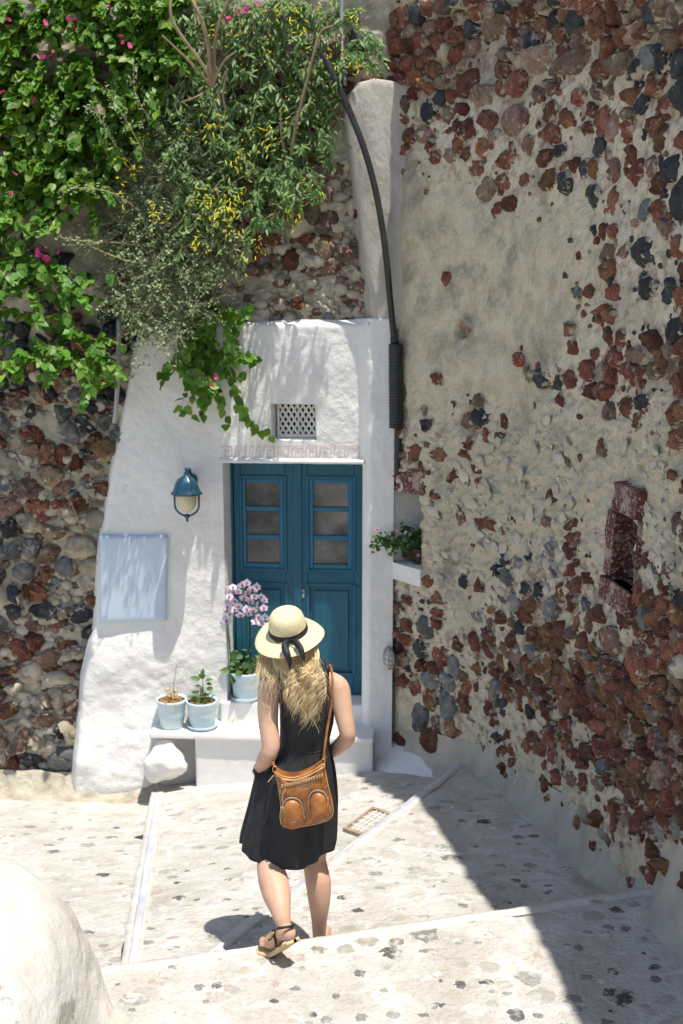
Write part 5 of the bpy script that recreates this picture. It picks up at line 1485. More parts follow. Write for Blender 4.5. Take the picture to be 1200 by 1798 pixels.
# big creeper, upper left
CREEP = [(-60, -25), (320, -25), (315, 40), (285, 120), (235, 210), (185, 290), (150, 345), (100, 350), (60, 375), (-60, 345)]
t = thing('bougainvillea', 'dense dark green bougainvillea with pink blooms covering the wall top at upper left', 'climbing plant', pF(100, 380, .0))
def wcreep(x, y): return max(.02, .10 + .095 * max(0, y) / 100 * 1.15 - .16 * random.random() ** 1.6 + .06 * math.sin(x * .035 + y * .02) * math.sin(y * .05))
cc_ = [samp(CREEP) for _ in range(260)]; CL = []
for q in cc_:
    if all(math.hypot(q[0] - r[0], (q[1] - r[1]) * 1.2) > 40 for r in CL): CL.append(q)
def wcreep(x, y): return max(.05, .08 + .075 * max(0, y) / 100 + random.uniform(-.05, .06))
def clumped(poly):
    q = random.choice(CL); return q[0] + random.gauss(0, 15), q[1] + random.gauss(0, 10)
bush(t, CREEP, 150, lambda x, y: random.uniform(.0, .07), 'bougleaf', 'heart', .066, L=(.2, .35), n=20, droop=(.4, 1.), outd=.15, upd=.2, indiv=0)
bush(t, CREEP, 300, wcreep, pick=clumped, mkey='bougleaf', kind='heart', size=.070, L=(.20, .40), n=30, droop=(.4, 1.1), outd=.75, upd=.45, upn=.9, outn=.5)
fl = [(415, 15), (428, 10), (403, 30), (437, 18), (420, 22), (397, 34), (446, 12), (120, 30), (133, 32), (134, 44), (210, 64), (218, 74), (95, 100), (80, 97), (100, 88), (15, 38), (17, 44), (30, 190), (57, 178), (170, 190), (8, 164), (222, 78), (85, 40), (195, 15), (30, 305), (24, 338)]
flower_bracts(t, [pF(x + random.uniform(-6, 6), y + random.uniform(-5, 5), .20 + .11 * y / 100) for x, y in fl], .032, 'pink')

# lower creeper, sprays reaching over the left wall
LOW = [(-60, 395), (30, 400), (70, 440), (135, 470), (185, 495), (160, 545), (120, 560), (215, 600), (190, 650), (150, 672), (130, 640), (60, 628), (-60, 610)]
t = thing('bougainvillea', 'bright green bougainvillea sprays hanging lower on the left wall below the dense mass', 'climbing plant', pF(30, 600, .1))
def wlow(x, y): return .50 + .0006 * (y - 400) - .22 * random.random() ** 1.3
bush(t, LOW, 62, wlow, 'vineleaf', 'heart', .075, L=(.25, .5), n=17, droop=(.3, 1.0), outd=.5, upd=.2, upn=.8, outn=.7)
MAIN = MB()
P, D, N = [], [], []
for pts in ([(-30, 530, .2), (60, 560, .35), (140, 590, .42), (222, 606, .45)], [(150, 590, .4), (176, 620, .42), (165, 655, .42), (150, 680, .42)], [(-30, 455, .3), (60, 455, .4), (120, 480, .45), (175, 505, .45)], [(-20, 400, .3), (20, 430, .4), (60, 470, .45), (90, 520, .45)]):
    C = catmull([pF(*q) for q in pts], 14); MAIN.tube(C, np.linspace(.006, .003, 14), 5)
    for k in range(64):
        i = random.randrange(13); f = random.random(); p = C[i] * (1 - f) + C[i + 1] * f
        tg = nrm(C[i + 1] - C[i]); D.append(nrm(tg * .3 + FN * .3 + rv(.4) + [0, 0, -.35])); N.append(nrm(ZUP * .7 + FN * .7 + rv(.3))); P.append(p + rv(.02))
leaves(t, np.array(P), np.array(D), np.array(N), RNG.uniform(.055, .085, len(P)), 'heart', 'vineleaf', 0, 'spray_leaves')
MAIN.build('stems', M['bark'], t, True, 'stuff')
flower_bracts(t, [pF(x, y, .47) for x, y in ((66, 445), (74, 436), (80, 456), (104, 443), (70, 450))], .045, 'pink')

# grey-green small leaved bush
SIL = [(215, 190), (330, 190), (400, 300), (410, 420), (385, 500), (340, 560), (250, 585), (200, 520), (165, 420), (150, 340), (190, 290)]
t = thing('shrub', 'silvery grey-green fine leaved shrub spilling down over the house corner', 'shrub', pF(300, 200, .0))
def wsil(x, y): return max(.03, .06 + .065 * y / 100 - .20 * random.random() ** 1.5)
bush(t, SIL, 720, wsil, 'silverleaf', 'small', .030, L=(.20, .42), n=28, droop=(.2, .9), outd=.3, upd=.1, indiv=300, side=.8, down=.0, upn=.6, outn=.6, tr=.0022)
P, D, N = [], [], []; ST = MB()
for pts in ([(250, 430, .2), (190, 425, .45), (120, 420, .5), (60, 400, .5)], [(260, 470, .2), (200, 450, .45), (150, 430, .48), (118, 432, .48)], [(260, 380, .2), (200, 340, .5), (140, 330, .52), (100, 338, .5)], [(240, 300, .2), (200, 250, .4), (170, 200, .45), (150, 190, .45)],
            [(300, 540, .2), (250, 590, .35), (235, 640, .3), (225, 660, .28)], [(330, 540, .2), (320, 590, .35), (300, 620, .3)], [(250, 520, .2), (200, 545, .42), (150, 535, .45)], [(260, 280, .3), (215, 200, .45), (185, 150, .5)], [(280, 230, .3), (240, 170, .5), (235, 110, .55)]):
    C = catmull([pF(*q) for q in pts], 16); ST.tube(C, np.linspace(.005, .002, 16), 4)
    for k in range(90):
        f = random.random(); i = min(14, int(f * 15)); p = C[i] + (C[i + 1] - C[i]) * random.random()
        P.append(p + rv(.022)); D.append(nrm(nrm(C[i + 1] - C[i]) * .6 + rv(.6))); N.append(nrm(ZUP + FN * .6 + rv(.5)))
leaves(t, np.array(P), np.array(D), np.array(N), RNG.uniform(.018, .034, len(P)), 'small', 'silverleaf', 0, 'twig_leaves')
ST.build('branches', M['twig'], t, True, 'stuff')

# yellow flowered shrub
YEL = [(285, -25), (610, -25), (640, 20), (630, 80), (575, 140), (560, 215), (545, 260), (520, 300), (500, 345), (440, 330), (420, 380), (385, 330), (350, 400), (320, 340), (280, 250), (270, 190), (300, 100)]
t = thing('flowering_shrub', 'loose bluish green shrub with yellow tubular flowers and bare tan branches', 'shrub', pF(370, 150, .0))
HOLE = [(290, 70), (400, 60), (405, 160), (350, 190), (300, 180)]
def wyel(x, y): return max(.02, (.06 + .075 * max(0, y) / 100) * (1 if x < 420 else .6) - .16 * random.random() ** 1.4)
YP = YEL
tips = bush(t, YP, 330, wyel, 'glaucleaf', 'lance', .085, L=(.25, .48), n=22, droop=(.4, 1.1), outd=.32, upd=.25, indiv=300, side=.6, down=.3, upn=.7, outn=.6, twig='bark', tr=.004)
for bk, (pts, r0, r1) in enumerate(([[(372, 152, .3), (335, 110, .45), (285, 62, .6)], .012, .006], [[(372, 150, .3), (366, 80, .5), (352, 30, .6), (333, -10, .6)], .018, .011], [[(374, 150, .3), (392, 110, .5), (415, 90, .6)], .011, .006], [[(376, 150, .32), (380, 60, .45), (410, -20, .5)], .014, .010],
             [(([(511, 278, .12), (520, 220, .28), (540, 140, .36), (562, 60, .40), (585, 45, .42)])), .016, .007], [[(505, 285, .1), (495, 240, .3), (493, 190, .4)], .010, .004], [[(398, 195, .4), (392, 165, .5), (400, 120, .55)], .009, .005], [[(372, 152, .3), (360, 120, .4), (305, 40, .5), (300, -10, .5)], .014, .01], [[(318, 180, .5), (345, 170, .52), (362, 160, .4)], .006, .006])):
    m = MB(); m.tube([pF(*q) for q in pts], np.linspace(r0, r1, len(pts)), 8, n=22); m.build('branch', M['bark'], t)
# tubular flowers in bunches at shoot ends
bun = [(400, 360, 26), (370, 350, 20), (385, 375, 22), (420, 345, 20), (345, 350, 12), (410, 290, 10), (420, 275, 8), (275, 370, 10), (262, 380, 8), (205, 275, 10), (222, 310, 9), (210, 345, 7), (235, 300, 8), (468, 230, 9), (470, 255, 9), (520, 375, 12), (510, 365, 10), (415, 405, 10), (455, 430, 12), (370, 215, 10), (360, 222, 8), (340, 420, 8), (350, 440, 8), (480, 20, 10), (525, 35, 10), (530, 60, 8), (560, 10, 8), (470, 90, 8), (620, 30, 9), (595, 105, 8), (590, 100, 8), (640, 120, 10), (620, 118, 8), (410, 50, 8), (420, 90, 6), (545, 330, 8), (255, 220, 6), (430, 470, 6), (500, 200, 7), (365, 60, 5)]
m = MB()
for x, y, n in bun:
    c = pF(x, y, (.10 + .075 * y / 100) * (1 if x < 420 else .75) + random.uniform(.02, .08))
    for k in range(n):
        p = c + rv(.045); d = nrm(FN * .5 + ZUP * random.gauss(-.35, .5) + FU * random.gauss(0, .6))
        L = random.uniform(.028, .045)
        m.tube([p, p + d * L * .7, p + d * L], [.0026, .0034, .0058], 5)
m.build('flowers', M['yellow'], t, True, 'stuff')
# hanging shoots of the same shrub over the bare wall
P, D, N = [], [], []; ST = MB()
for pts in ([(500, 270, .3), (525, 310, .4), (530, 345, .4), (515, 375, .38)], [(455, 330, .35), (452, 380, .42), (440, 410, .4), (425, 455, .38)], [(540, 300, .3), (560, 330, .36), (548, 352, .36)], [(640, 60, .4), (665, 80, .45), (670, 105, .44)], [(600, 90, .4), (640, 100, .46), (660, 120, .46)], [(455, 380, .4), (470, 395, .42), (480, 385, .4)], [(560, 230, .3), (580, 260, .34), (575, 290, .32)], [(470, 300, .4), (500, 330, .46), (512, 352, .44)]):
    C = catmull([pF(*q) for q in pts], 12); ST.tube(C, np.linspace(.004, .002, 12), 4)
    for k in range(60):
        i = random.randrange(11); p = C[i] + (C[i + 1] - C[i]) * random.random()
        P.append(p + rv(.02)); D.append(nrm(nrm(C[i + 1] - C[i]) * .4 + rv(.5) + [0, 0, -.35])); N.append(nrm(ZUP * .6 + FN * .6 + rv(.4)))
leaves(t, np.array(P), np.array(D), np.array(N), RNG.uniform(.055, .09, len(P)), 'lance', 'glaucleaf', 0, 'shoot_leaves')
ST.build('shoots', M['stemgreen'], t, True, 'stuff')

# vine trailing over the white wall
TR = [(325, 535), (385, 515), (425, 545), (405, 585), (435, 625), (405, 645), (385, 680), (350, 672), (325, 655), (305, 620), (325, 580)]
t = thing('trailing_vine', 'green heart leaved vine trailing over the white wall towards the lattice vent', 'climbing plant', pF(360, 530, .0))
bush(t, TR, 34, lambda x, y: random.uniform(.05, .15), 'vineleaf', 'heart', .078, L=(.18, .32), n=12, droop=(.8, 1.6), indiv=260, outd=.3, upd=.0, upn=.65, outn=.8)
P, D, N, S = [], [], [], []; ST = MB()
for pts, n in (([(392, 630, .2), (408, 660, .2), (412, 690, .16), (425, 715, .12), (435, 738, .10), (455, 752, .08), (480, 768, .07)], 30), ([(390, 545, .2), (420, 545, .26), (445, 540, .26)], 16), ([(400, 620, .24), (425, 625, .28), (452, 632, .28)], 20), ([(340, 600, .24), (318, 625, .28), (300, 640, .28)], 18), ([(350, 650, .22), (365, 675, .24), (378, 688, .22)], 16), ([(395, 560, .2), (405, 600, .26), (408, 640, .24)], 22)):
    C = catmull([pF(*q) for q in pts], 20); ST.tube(C, np.linspace(.0045, .002, 20), 5)
    for k in range(n):
        f = (k + random.random()) / n * 18.9; i = int(f); p = C[i] + (C[i + 1] - C[i]) * (f - i)
        P.append(p + rv(.012)); D.append(nrm(rv(.4) + FU * (.5 if k % 2 else -.5) + [0, 0, -.7] + FN * .2)); N.append(nrm(FN * .9 + ZUP * .5 + rv(.3))); S.append(random.uniform(.055, .085))
leaves(t, np.array(P), np.array(D), np.array(N), np.array(S), 'heart', 'vineleaf', 40, 'trail_leaves')
ST.build('stems', M['twig'], t, True, 'stuff')
flower_bracts(t, [pF(x, y, .3) for x, y in ((446, 630), (371, 676), (378, 662))], .03, 'pink')

# dry weed on the left wall
t = thing('dry_weed', 'tuft of dried brown weeds growing from the left stone wall', 'plant', pF(180, 790, .0))
m = MB()
for k in range(110):
    b = pF(random.uniform(165, 190), random.uniform(772, 800), .04); d = nrm(FN * .7 + rv(.5) + [0, 0, -.2])
    m.tube([b, b + d * .05, b + d * .10 + [0, 0, -.03]], [.002, .0016, .0008], 3, cap=False)
m.build('stalks', M['drygrass'], t, True, 'stuff')
m = MB(); m.tube([pF(118, 868, .1), pF(128, 890, .12), pF(140, 920, .1), pF(150, 960, .12), pF(152, 985, .1)], .0028, 5, n=18); m.build('stem', M['drygrass'], t)

# ------------------------------------------------------------------ pots
def pot_body(m, c, r0, r1, h, lobes=0):
    mod = (lambda th, hh: 1 + .012 * np.cos(lobes * th)) if lobes else None
    m.lathe([(0, .002), (r0, .002), (r0 + (r1 - r0) * .5, h * .5), (r1 - .004, h * .86), (r1 + .004, h * .88), (r1 + .008, h), (r1 - .002, h), (r1 - .006, h * .9), (0, h * .88)], c, (0, 0, 1), 40, mod=mod)
def saucer(m, c, r):
    m.lathe([(0, .0), (r * .86, .0), (r, .026), (r - .006, .028), (r * .84, .008), (0, .008)], c, (0, 0, 1), 40)

def potted(label, px, py, z, wv, r0, r1, h, sauc, name='flower_pot'):
    u = pf(px, py, wv)[0]; c = fac(u, z, wv)
    t = thing('potted_plant', label, 'potted plant', c)
    zo = .010 if sauc else 0
    m = MB(); pot_body(m, c + [0, 0, zo], r0, r1, h, 10); m.build('pot', M['pot'], t)
    if sauc: m = MB(); saucer(m, c + [0, 0, .001], sauc); m.build('saucer', M['pot'], t)
    m = MB(); n = 24; th = np.linspace(0, 2 * np.pi, n, endpoint=False); rows = []
    for k in (1, .7, .35, .05):
        q = c + np.stack([np.cos(th) * (r1 - .008) * k, np.sin(th) * (r1 - .008) * k, 0 * th + h * .94 + zo], -1); q[:, 2] += RNG.uniform(-.008, .012, n) * (k < 1); rows.append(q)
    m.loft(rows, True); m.build('soil', M['soil'], t)
    return t, c, h * .94 + zo

t, c, sz = potted('pale blue pot without a saucer holding only dried stalks, left on the step ledge', 303, 1290, -.615, .17, .094, .118, .235, 0)
m = MB()
for pts in ([(.03, 0, 0), (.02, 0, .10), (.035, 0, .20), (.055, .0, .32)], [(.0, .0, 0), (-.01, 0, .07), (.0, 0, .13)], [(.04, 0, 0), (.055, 0, .06), (.045, 0, .12)], [(-.02, -.06, 0), (-.03, -.12, .0), (-.03, -.125, -.05)], [(.05, -.06, 0), (.045, -.125, .01), (.05, -.13, -.08)]):
    m.tube([c + [p[0], p[1], p[2] + sz] for p in pts], np.linspace(.005, .0018, len(pts)), 6, n=12)
for k in range(26):
    b = c + [random.choice((.0, .05, -.03, .03)) + random.gauss(0, .015), random.gauss(-.03, .04), sz + random.uniform(0, .09)]
    d = nrm(rv(1)); m.tube([b, b + d * .012, b + d * .02], [.004, .008, .003], 5)
m.build('dried_stalks', M['drygrass'], t)

t, c, sz = potted('pale blue pot on a saucer with a young leafy sprig on the step ledge', 356, 1284, -.615, .17, .100, .122, .22, .130)
m = MB(); m.tube([c + [.0, 0, sz], c + [.0, 0, sz + .08], c + [-.008, 0, sz + .13]], [.012, .012, .010], 8, n=10); m.build('stump', M['bark'], t)
m = MB()
P, D, N, S = [], [], [], []
top = c + [.012, -.01, sz + .22]
m.tube([c + [.01, -.01, sz], c + [.014, -.01, sz + .1], top], [.005, .004, .003], 6, n=10); m.build('stem', M['stemgreen'], t)
for (dx, dz, l, s) in ((.0, .22, (.1, 0, 1), .065), (-.02, .19, (-1, 0, .25), .085), (.02, .18, (1, 0, .3), .065), (-.01, .13, (-1, -.3, .2), .06), (.03, .11, (1, -.3, .3), .06), (-.05, .08, (-.8, -.5, .3), .05), (.0, .20, (-.5, -.4, .8), .06), (.0, .2, (.5, -.4, .8), .05), (-.07, .04, (-1, -.2, .1), .06), (.03, .16, (.9, 0, -.2), .05), (-.04, .1, (-.2, -.5, -.5), .055)):
    P.append(c + [dx + .012, -.02, sz + dz]); D.append(np.array(l, float)); N.append(nrm(FN + ZUP * .8 + rv(.2))); S.append(s)
leaves(t, np.array(P), nrm(np.array(D)), np.array(N), np.array(S), 'ovate', 'potleaf', 30)
P, D, N = [], [], []
for k in range(150):
    a = random.uniform(0, 6.28); r = random.uniform(.02, .10)
    P.append(c + [math.cos(a) * r, math.sin(a) * r, sz + random.uniform(0, .055)]); D.append(nrm(rv(.6) + [0, 0, .5])); N.append(nrm(ZUP + rv(.5)))
leaves(t, np.array(P), np.array(D), np.array(N), RNG.uniform(.02, .035, 150), 'small', 'potleaf', 0)

t, c, sz = potted('pale blue pot of pink and white orchids standing on the door threshold', 432, 1229, -.445, -.06, .100, .122, .23, .130)
P, D, N, S = [], [], [], []
for k in range(34):
    a = random.uniform(0, 6.28); r = random.uniform(.02, .09)
    P.append(c + [math.cos(a) * r, math.sin(a) * r - .01, sz + random.uniform(.01, .17)]); D.append(nrm(rv(.6) + np.array([math.cos(a), math.sin(a), .3]))); N.append(nrm(ZUP * .8 + FN * .7 + rv(.3))); S.append(random.uniform(.06, .10))
for (dx, dy, dz, l, s) in ((-.09, -.05, .03, (-1, -.2, .05), .12), (-.08, -.06, .02, (-.2, -.4, -.9), .11), (-.04, -.06, .07, (.7, -.4, .2), .11), (-.07, -.03, .09, (-.2, -.2, 1), .12), (.02, -.06, .02, (.4, -.5, .3), .09)):
    P.append(c + [dx, dy, sz + dz]); D.append(np.array(l, float)); N.append(nrm(FN + ZUP * .7)); S.append(s)
leaves(t, np.array(P), nrm(np.array(D)), np.array(N), np.array(S), 'ovate', 'potleaf', 60)
for pts in ([(408, 1180), (404, 1140), (399, 1090), (402, 1040)], [(430, 1180), (436, 1130), (436, 1090), (428, 1030)], [(440, 1180), (447, 1130), (456, 1085), (452, 1035)]):
    m = MB(); m.tube([pF(x, y, -.06 + .015 * i) for i, (x, y) in enumerate(pts)], .0042, 6, n=16); m.build('stem', M['stemgreen'], t)
def orchid(root):
    V0, F0 = LEAF['heart']; mb = MB()
    def pet(a, s, wd, tilt, mi, z=0):
        d = np.array([math.cos(a), math.sin(a), tilt]); X, Y, Z = frames(d[None], np.array([[0, 0, 1.]])); X, Y, Z = X[0], Y[0], Z[0]
        mb.add((V0[:, :1] * X * s + V0[:, 1:2] * Y * wd + V0[:, 2:3] * Z * s * .5) + [0, 0, z], F0, mi)
    for a in (90, 210, 330): pet(R(a), .042, .040, -.05, 0)
    for a in (15, 165): pet(R(a), .043, .062, .1, 0, .003)
    for a in (250, 290, 270): pet(R(a), .018, .020, .5, 1, .005)
    pet(R(60), .012, .016, .3, 1, .006); pet(R(120), .012, .016, .3, 1, .006)
    return mesh_data('flower', np.concatenate(mb.V), mb.F, [M['petal'], M['petaldark']], mb.mi)
OM = orchid(t)
for (x, y) in [(398, 1034), (410, 1040), (402, 1050), (415, 1056), (399, 1064), (412, 1072), (404, 1080), (400, 1090), (424, 1026), (436, 1022), (420, 1040), (434, 1040), (428, 1052), (440, 1058), (420, 1064), (432, 1068), (424, 1080), (436, 1078), (410, 1062), (446, 1034), (452, 1030), (458, 1046), (446, 1048), (464, 1054), (452, 1062), (444, 1072), (462, 1070), (454, 1082), (465, 1084), (448, 1092), (458, 1096), (408, 1030)]:
    p = pF(x + random.uniform(-2, 2), y + random.uniform(-2, 2), -.02 + random.uniform(0, .05))
    Z = nrm(FN + rv(.35) + ZUP * .1); X = nrm(np.cross(ZUP, Z)) + rv(.15); X = nrm(X - Z * (X @ Z)); Y = np.cross(Z, X); s = random.uniform(.85, 1.12)
    inst('flower', OM, t, mat4(X * s, Y * s, Z * s, p))

# geranium in the corner niche
sa, _ = RQ(708, 985, -.05); sb, zb = RQ(743, 990, -.05)
c0 = rw((sa + sb) / 2, zb + .012, -.10)
t = thing('potted_plant', 'small brown planter of trailing geranium in the whitewashed corner niche', 'potted plant', c0)
T_, N_ = rwn((sa + sb) / 2)
m = MB(); L_ = (sb - sa) * .48
q = [(-1, -1, 0), (1, -1, 0), (1, 1, 0), (-1, 1, 0)]
m.hexa([c0 + T_ * a * L_ * .9 + N_ * b * .06 for a, b, _ in q] + [c0 + T_ * a * L_ + N_ * b * .07 + [0, 0, .10] for a, b, _ in q]); m.build('pot', M['planter'], t, False)
P, D, N, S = [], [], [], []
for pts, n in (([(728, 972, 0), (722, 945, .02), (715, 930, .04)], 90), ([(725, 965, 0), (700, 950, .07), (680, 958, .10)], 90), ([(738, 970, 0), (738, 945, .0), (734, 935, .02)], 80), ([(720, 960, 0), (690, 945, .08), (668, 948, .10), (660, 962, .10)], 60), ([(735, 975, .02), (742, 965, .05), (738, 990, .06)], 50)):
    C = []
    for (x, y, o) in pts:
        d = ray(x, y); Yd = c0[1] - o * .9 - .02; C.append(CO + d * (Yd / d[1]))
    C = catmull(np.array(C), 12)
    MBs = MB(); MBs.tube(C, .003, 4); MBs.build('stem', M['stemgreen'], t)
    for k in range(n):
        i = random.randrange(11); P.append(C[i] + (C[i + 1] - C[i]) * random.random() + rv(.028)); D.append(nrm(rv(.6) + [0, -.2, .1])); N.append(nrm(ZUP + FN * .6 + rv(.4))); S.append(random.uniform(.025, .045))
leaves(t, np.array(P), np.array(D), np.array(N), np.array(S), 'heart', 'potleaf', 60)
fp = []
for (x, y) in ((662, 930), (697, 934), (706, 912), (655, 962), (712, 935), (735, 975), (664, 928), (720, 940)):
    d = ray(x, y); fp.append(CO + d * ((c0[1] - .12) / d[1]))
flower_bracts(t, fp, .02, 'geranium', nb=4)

# fallen dry leaves on the steps
rl = []
for (x, y, z_, wv) in ((406, 1273, -.605, .06), (412, 1274, -.605, .07), (424, 1273, -.605, .06), (390, 1283, -.605, .2), (272, 1275, -.605, .1)):
    u, _ = pf(x, y, wv)
    X, Y, Z = frames(rv(1)[None] * [1, 1, .1], (ZUP + rv(.15))[None])
    rl.append(inst('fallen_leaf', leaf_mesh('small', 'drygrass'), None, mat4(X[0] * .035, Y[0] * .035, Z[0] * .035, fac(u, z_, wv))))
for o, tx in zip(rl, ('leftmost of three dry leaves fallen below the orchid pot', 'middle of three dry leaves fallen below the orchid pot', 'rightmost of three dry leaves fallen below the orchid pot', 'single dry leaf lying beside the saucer on the step', 'dry leaf lying left of the pot of dried stalks')):
    tag(o, tx, 'leaf', 'dry leaves fallen on the white steps')

# ------------------------------------------------------------------ the woman walking down
W = lambda px, py, Y: atY(px, py, Y)
PER = thing('person', 'woman seen from behind in black sleeveless dress and straw hat stepping down the stair', 'person', (-.12, 5.05, 0))
YB = 5.20

def remesh(m, vox, smooth=6):
    me = mesh_data('tmp', np.concatenate(m.V), m.F)
    o = bpy.data.objects.new('tmp', me); COL.objects.link(o)
    r = o.modifiers.new('r', 'REMESH'); r.mode = 'VOXEL'; r.voxel_size = vox
    s = o.modifiers.new('s', 'SMOOTH'); s.factor = .5; s.iterations = smooth
    dg = bpy.context.evaluated_depsgraph_get(); dg.update()
    em = bpy.data.meshes.new_from_object(o.evaluated_get(dg))
    V = np.zeros(len(em.vertices) * 3, np.float32); em.vertices.foreach_get('co', V)
    F = np.zeros(len(em.polygons) * 4, np.int32)
    F = np.array([list(p.vertices) for p in em.polygons])
    bpy.data.objects.remove(o); bpy.data.meshes.remove(em)
    return V.reshape(-1, 3).astype(float), F

def ell(c, a, b, n=20, ax=None, p=2.0):
    th = np.linspace(0, 2 * np.pi, n, endpoint=False)
    X, Y = (np.array([1., 0, 0]), np.array([0, 1., 0])) if ax is None else ax
    ct, st_ = np.cos(th), np.sin(th)
    ct = np.sign(ct) * np.abs(ct) ** (2 / p); st_ = np.sign(st_) * np.abs(st_) ** (2 / p)
    return c + ct[:, None] * a * X + st_[:, None] * b * Y

def limb(m, pts, rad, n=26, sides=18):
    m.tube(pts, rad, sides, n=n)
    for p, r in ((pts[0], rad[0]), (pts[-1], rad[-1])):      # round ends
        bm = bmesh.new(); bmesh.ops.create_icosphere(bm, subdivisions=2, radius=r)
        m.add(np.array([v.co[:] for v in bm.verts]) + p, np.array([[v.index for v in f.verts] for f in bm.faces])); bm.free()
def ball(m, c, rx, ry, rz, X=None, Y=None, Z=None):
    bm = bmesh.new(); bmesh.ops.create_icosphere(bm, subdivisions=3, radius=1)
    V = np.array([v.co[:] for v in bm.verts]); F = np.array([[v.index for v in f.verts] for f in bm.faces]); bm.free()
    X = np.array([1., 0, 0]) if X is None else X; Y = np.array([0, 1., 0]) if Y is None else Y; Z = ZUP if Z is None else Z
    m.add(c + V[:, :1] * rx * X + V[:, 1:2] * ry * Y + V[:, 2:3] * rz * Z, F)

HAX = nrm(np.array([-.13, -.30, .93]))                       # axis of head and hat
HB0 = W(507, 1109, 5.21)                                      # centre of the hat's brim
HX = nrm(np.cross(np.array([0, 1., 0]), HAX)); HX = HX if HX[0] > 0 else -HX
HY = np.cross(HAX, HX)                                        # forwards
HEAD = HB0 - HAX * .045 + HY * .0

def build_person():
    m = MB()
    # trunk
    trunk = [(1165, 522, 26, .040), (1180, 531, 42, .060), (1200, 534, 45, .074), (1245, 540, 42, .088), (1290, 537, 39, .085), (1320, 535, 42, .088), (1370, 528, 50, .105), (1420, 520, 54, .115), (1450, 518, 50, .10)]
    m.loft([ell(W(x, y, YB), hw / 388., d, p=2.3) for (y, x, hw, d) in trunk])
    # neck, head
    limb(m, [W(527, 1190, YB), W(519, 1150, YB - .0), HEAD - HAX * .06], [.056, .05, .052], 12)
    ball(m, HEAD, .074, .092, .108, HX, HY, HAX); ball(m, HEAD - HAX * .055 + HY * .03, .056, .062, .062, HX, HY, HAX)
    limb(m, [HEAD + HY * .085 - HAX * .005, HEAD + HY * .108 - HAX * .03], [.009, .013], 5, 10)           # nose
    for s in (-1, 1): ball(m, HEAD + HX * s * .075 - HAX * .02 - HY * .005, .009, .02, .032, HX, HY, HAX)
    # arms
    limb(m, [W(483, 1196, YB), W(473, 1212, YB - .01), W(471, 1262, YB - .06), W(476, 1306, YB - .11), W(474, 1320, YB - .12)], [.045, .053, .046, .042, .038])
    limb(m, [W(474, 1320, YB - .12), W(467, 1333, YB - .08), W(459, 1347, YB - .01), W(455, 1356, YB + .03)], [.040, .041, .030, .026])
    hand(m, W(455, 1356, YB + .03), nrm(W(470, 1400, YB + .06) - W(455, 1356, YB + .03)), np.array([1., .2, 0]), 1)
    limb(m, [W(582, 1196, YB), W(595, 1210, YB - .01), W(603, 1250, YB - .05), W(610, 1284, YB - .08), W(611, 1292, YB - .08)], [.045, .052, .044, .038, .036])
    limb(m, [W(611, 1292, YB - .08), W(603, 1304, YB - .02), W(580, 1322, YB + .10), W(562, 1332, YB + .16)], [.038, .038, .029, .025])
    hand(m, W(562, 1332, YB + .16), nrm(np.array([-.8, .35, -.15])), np.array([0, .6, .8]), -1)
    # legs
    limb(m, [W(497, 1425, 5.18), W(486, 1470, 5.17), W(474, 1512, 5.115), W(480, 1545, 5.02), W(487, 1573, 4.94), W(494, 1603, 4.87), W(498, 1622, 4.84), W(502, 1638, 4.825)], [.088, .078, .058, .069, .064, .043, .034, .032], 34)
    limb(m, [W(550, 1425, 5.2), W(552, 1470, 5.21), W(552, 1508, 5.20), W(559, 1548, 5.165), W(561, 1578, 5.16), W(561, 1615, 5.17), W(561, 1640, 5.19), W(561, 1652, 5.2)], [.088, .075, .055, .061, .054, .037, .032, .032], 34)
    # left foot, heel up
    H = W(507, 1638, 4.80); B = np.array([*atZ(479, 1656, .052)]); Tt = np.array([*atZ(464, 1654, .044)])
    limb(m, [H, H * .55 + B * .45 + [0, 0, .022], B + [0, 0, .012], Tt + [0, 0, .004]], [.034, .036, .039, .024], 18)
    limb(m, [W(500, 1630, 4.835), H], [.031, .030], 5)
    fd = nrm((Tt - B) * [1, 1, 0]); fx = np.array([-fd[1], fd[0], 0])
    for k, (o, l, r) in enumerate(((.026, .03, .0125), (.010, .032, .0095), (-.004, .028, .009), (-.017, .022, .0085), (-.028, .014, .008))):
        a = Tt - fd * .012 - fx * o; limb(m, [a, a + fd * l * .6 + [0, 0, .002], a + fd * l + [0, 0, -.004]], [r, r * .95, r * .85], 6, 8)
    # right foot flat on the lower landing
    gr = gpoint(.0, 5.3)[0][2]
    h2 = W(562, 1652, 5.2); h2 = np.array([h2[0], 5.18, gr + .045]); t2 = np.array([h2[0] + .02, 5.36, gr + .03])
    limb(m, [h2, (h2 + t2) / 2 + [0, 0, .02], t2, t2 + [.004, .05, -.008]], [.033, .034, .034, .018], 14); limb(m, [W(562, 1645, 5.195), h2], [.031, .032], 5)
    for o, l, r in ((-.024, .03, .012), (-.008, .03, .0095), (.006, .026, .009), (.018, .02, .0085), (.029, .012, .008)):
        a = t2 + [o, .045, -.012]; limb(m, [a, a + [0, l, -.002]], [r, r * .85], 5, 8)
    V, F = remesh(m, .0055, 7)
    body = mk('body', V, F, M['skin'], PER)
    for s in (-1, 1):
        mb = MB(); ball(mb, HEAD + HX * s * .032 + HY * .079 + HAX * .004, .012, .012, .010, HX, HY, HAX); mb.build('eye', M['eye'], PER)
    mb = MB(); mb.tube([HEAD + HX * a + HY * (.090 - abs(a) * .4) - HAX * .062 for a in (-.024, -.01, 0, .01, .024)], [.002, .006, .006, .006, .002], 8); mb.build('mouth', M['lips'], PER)
    return gr, (H, B, Tt, fd, fx), (h2, t2)

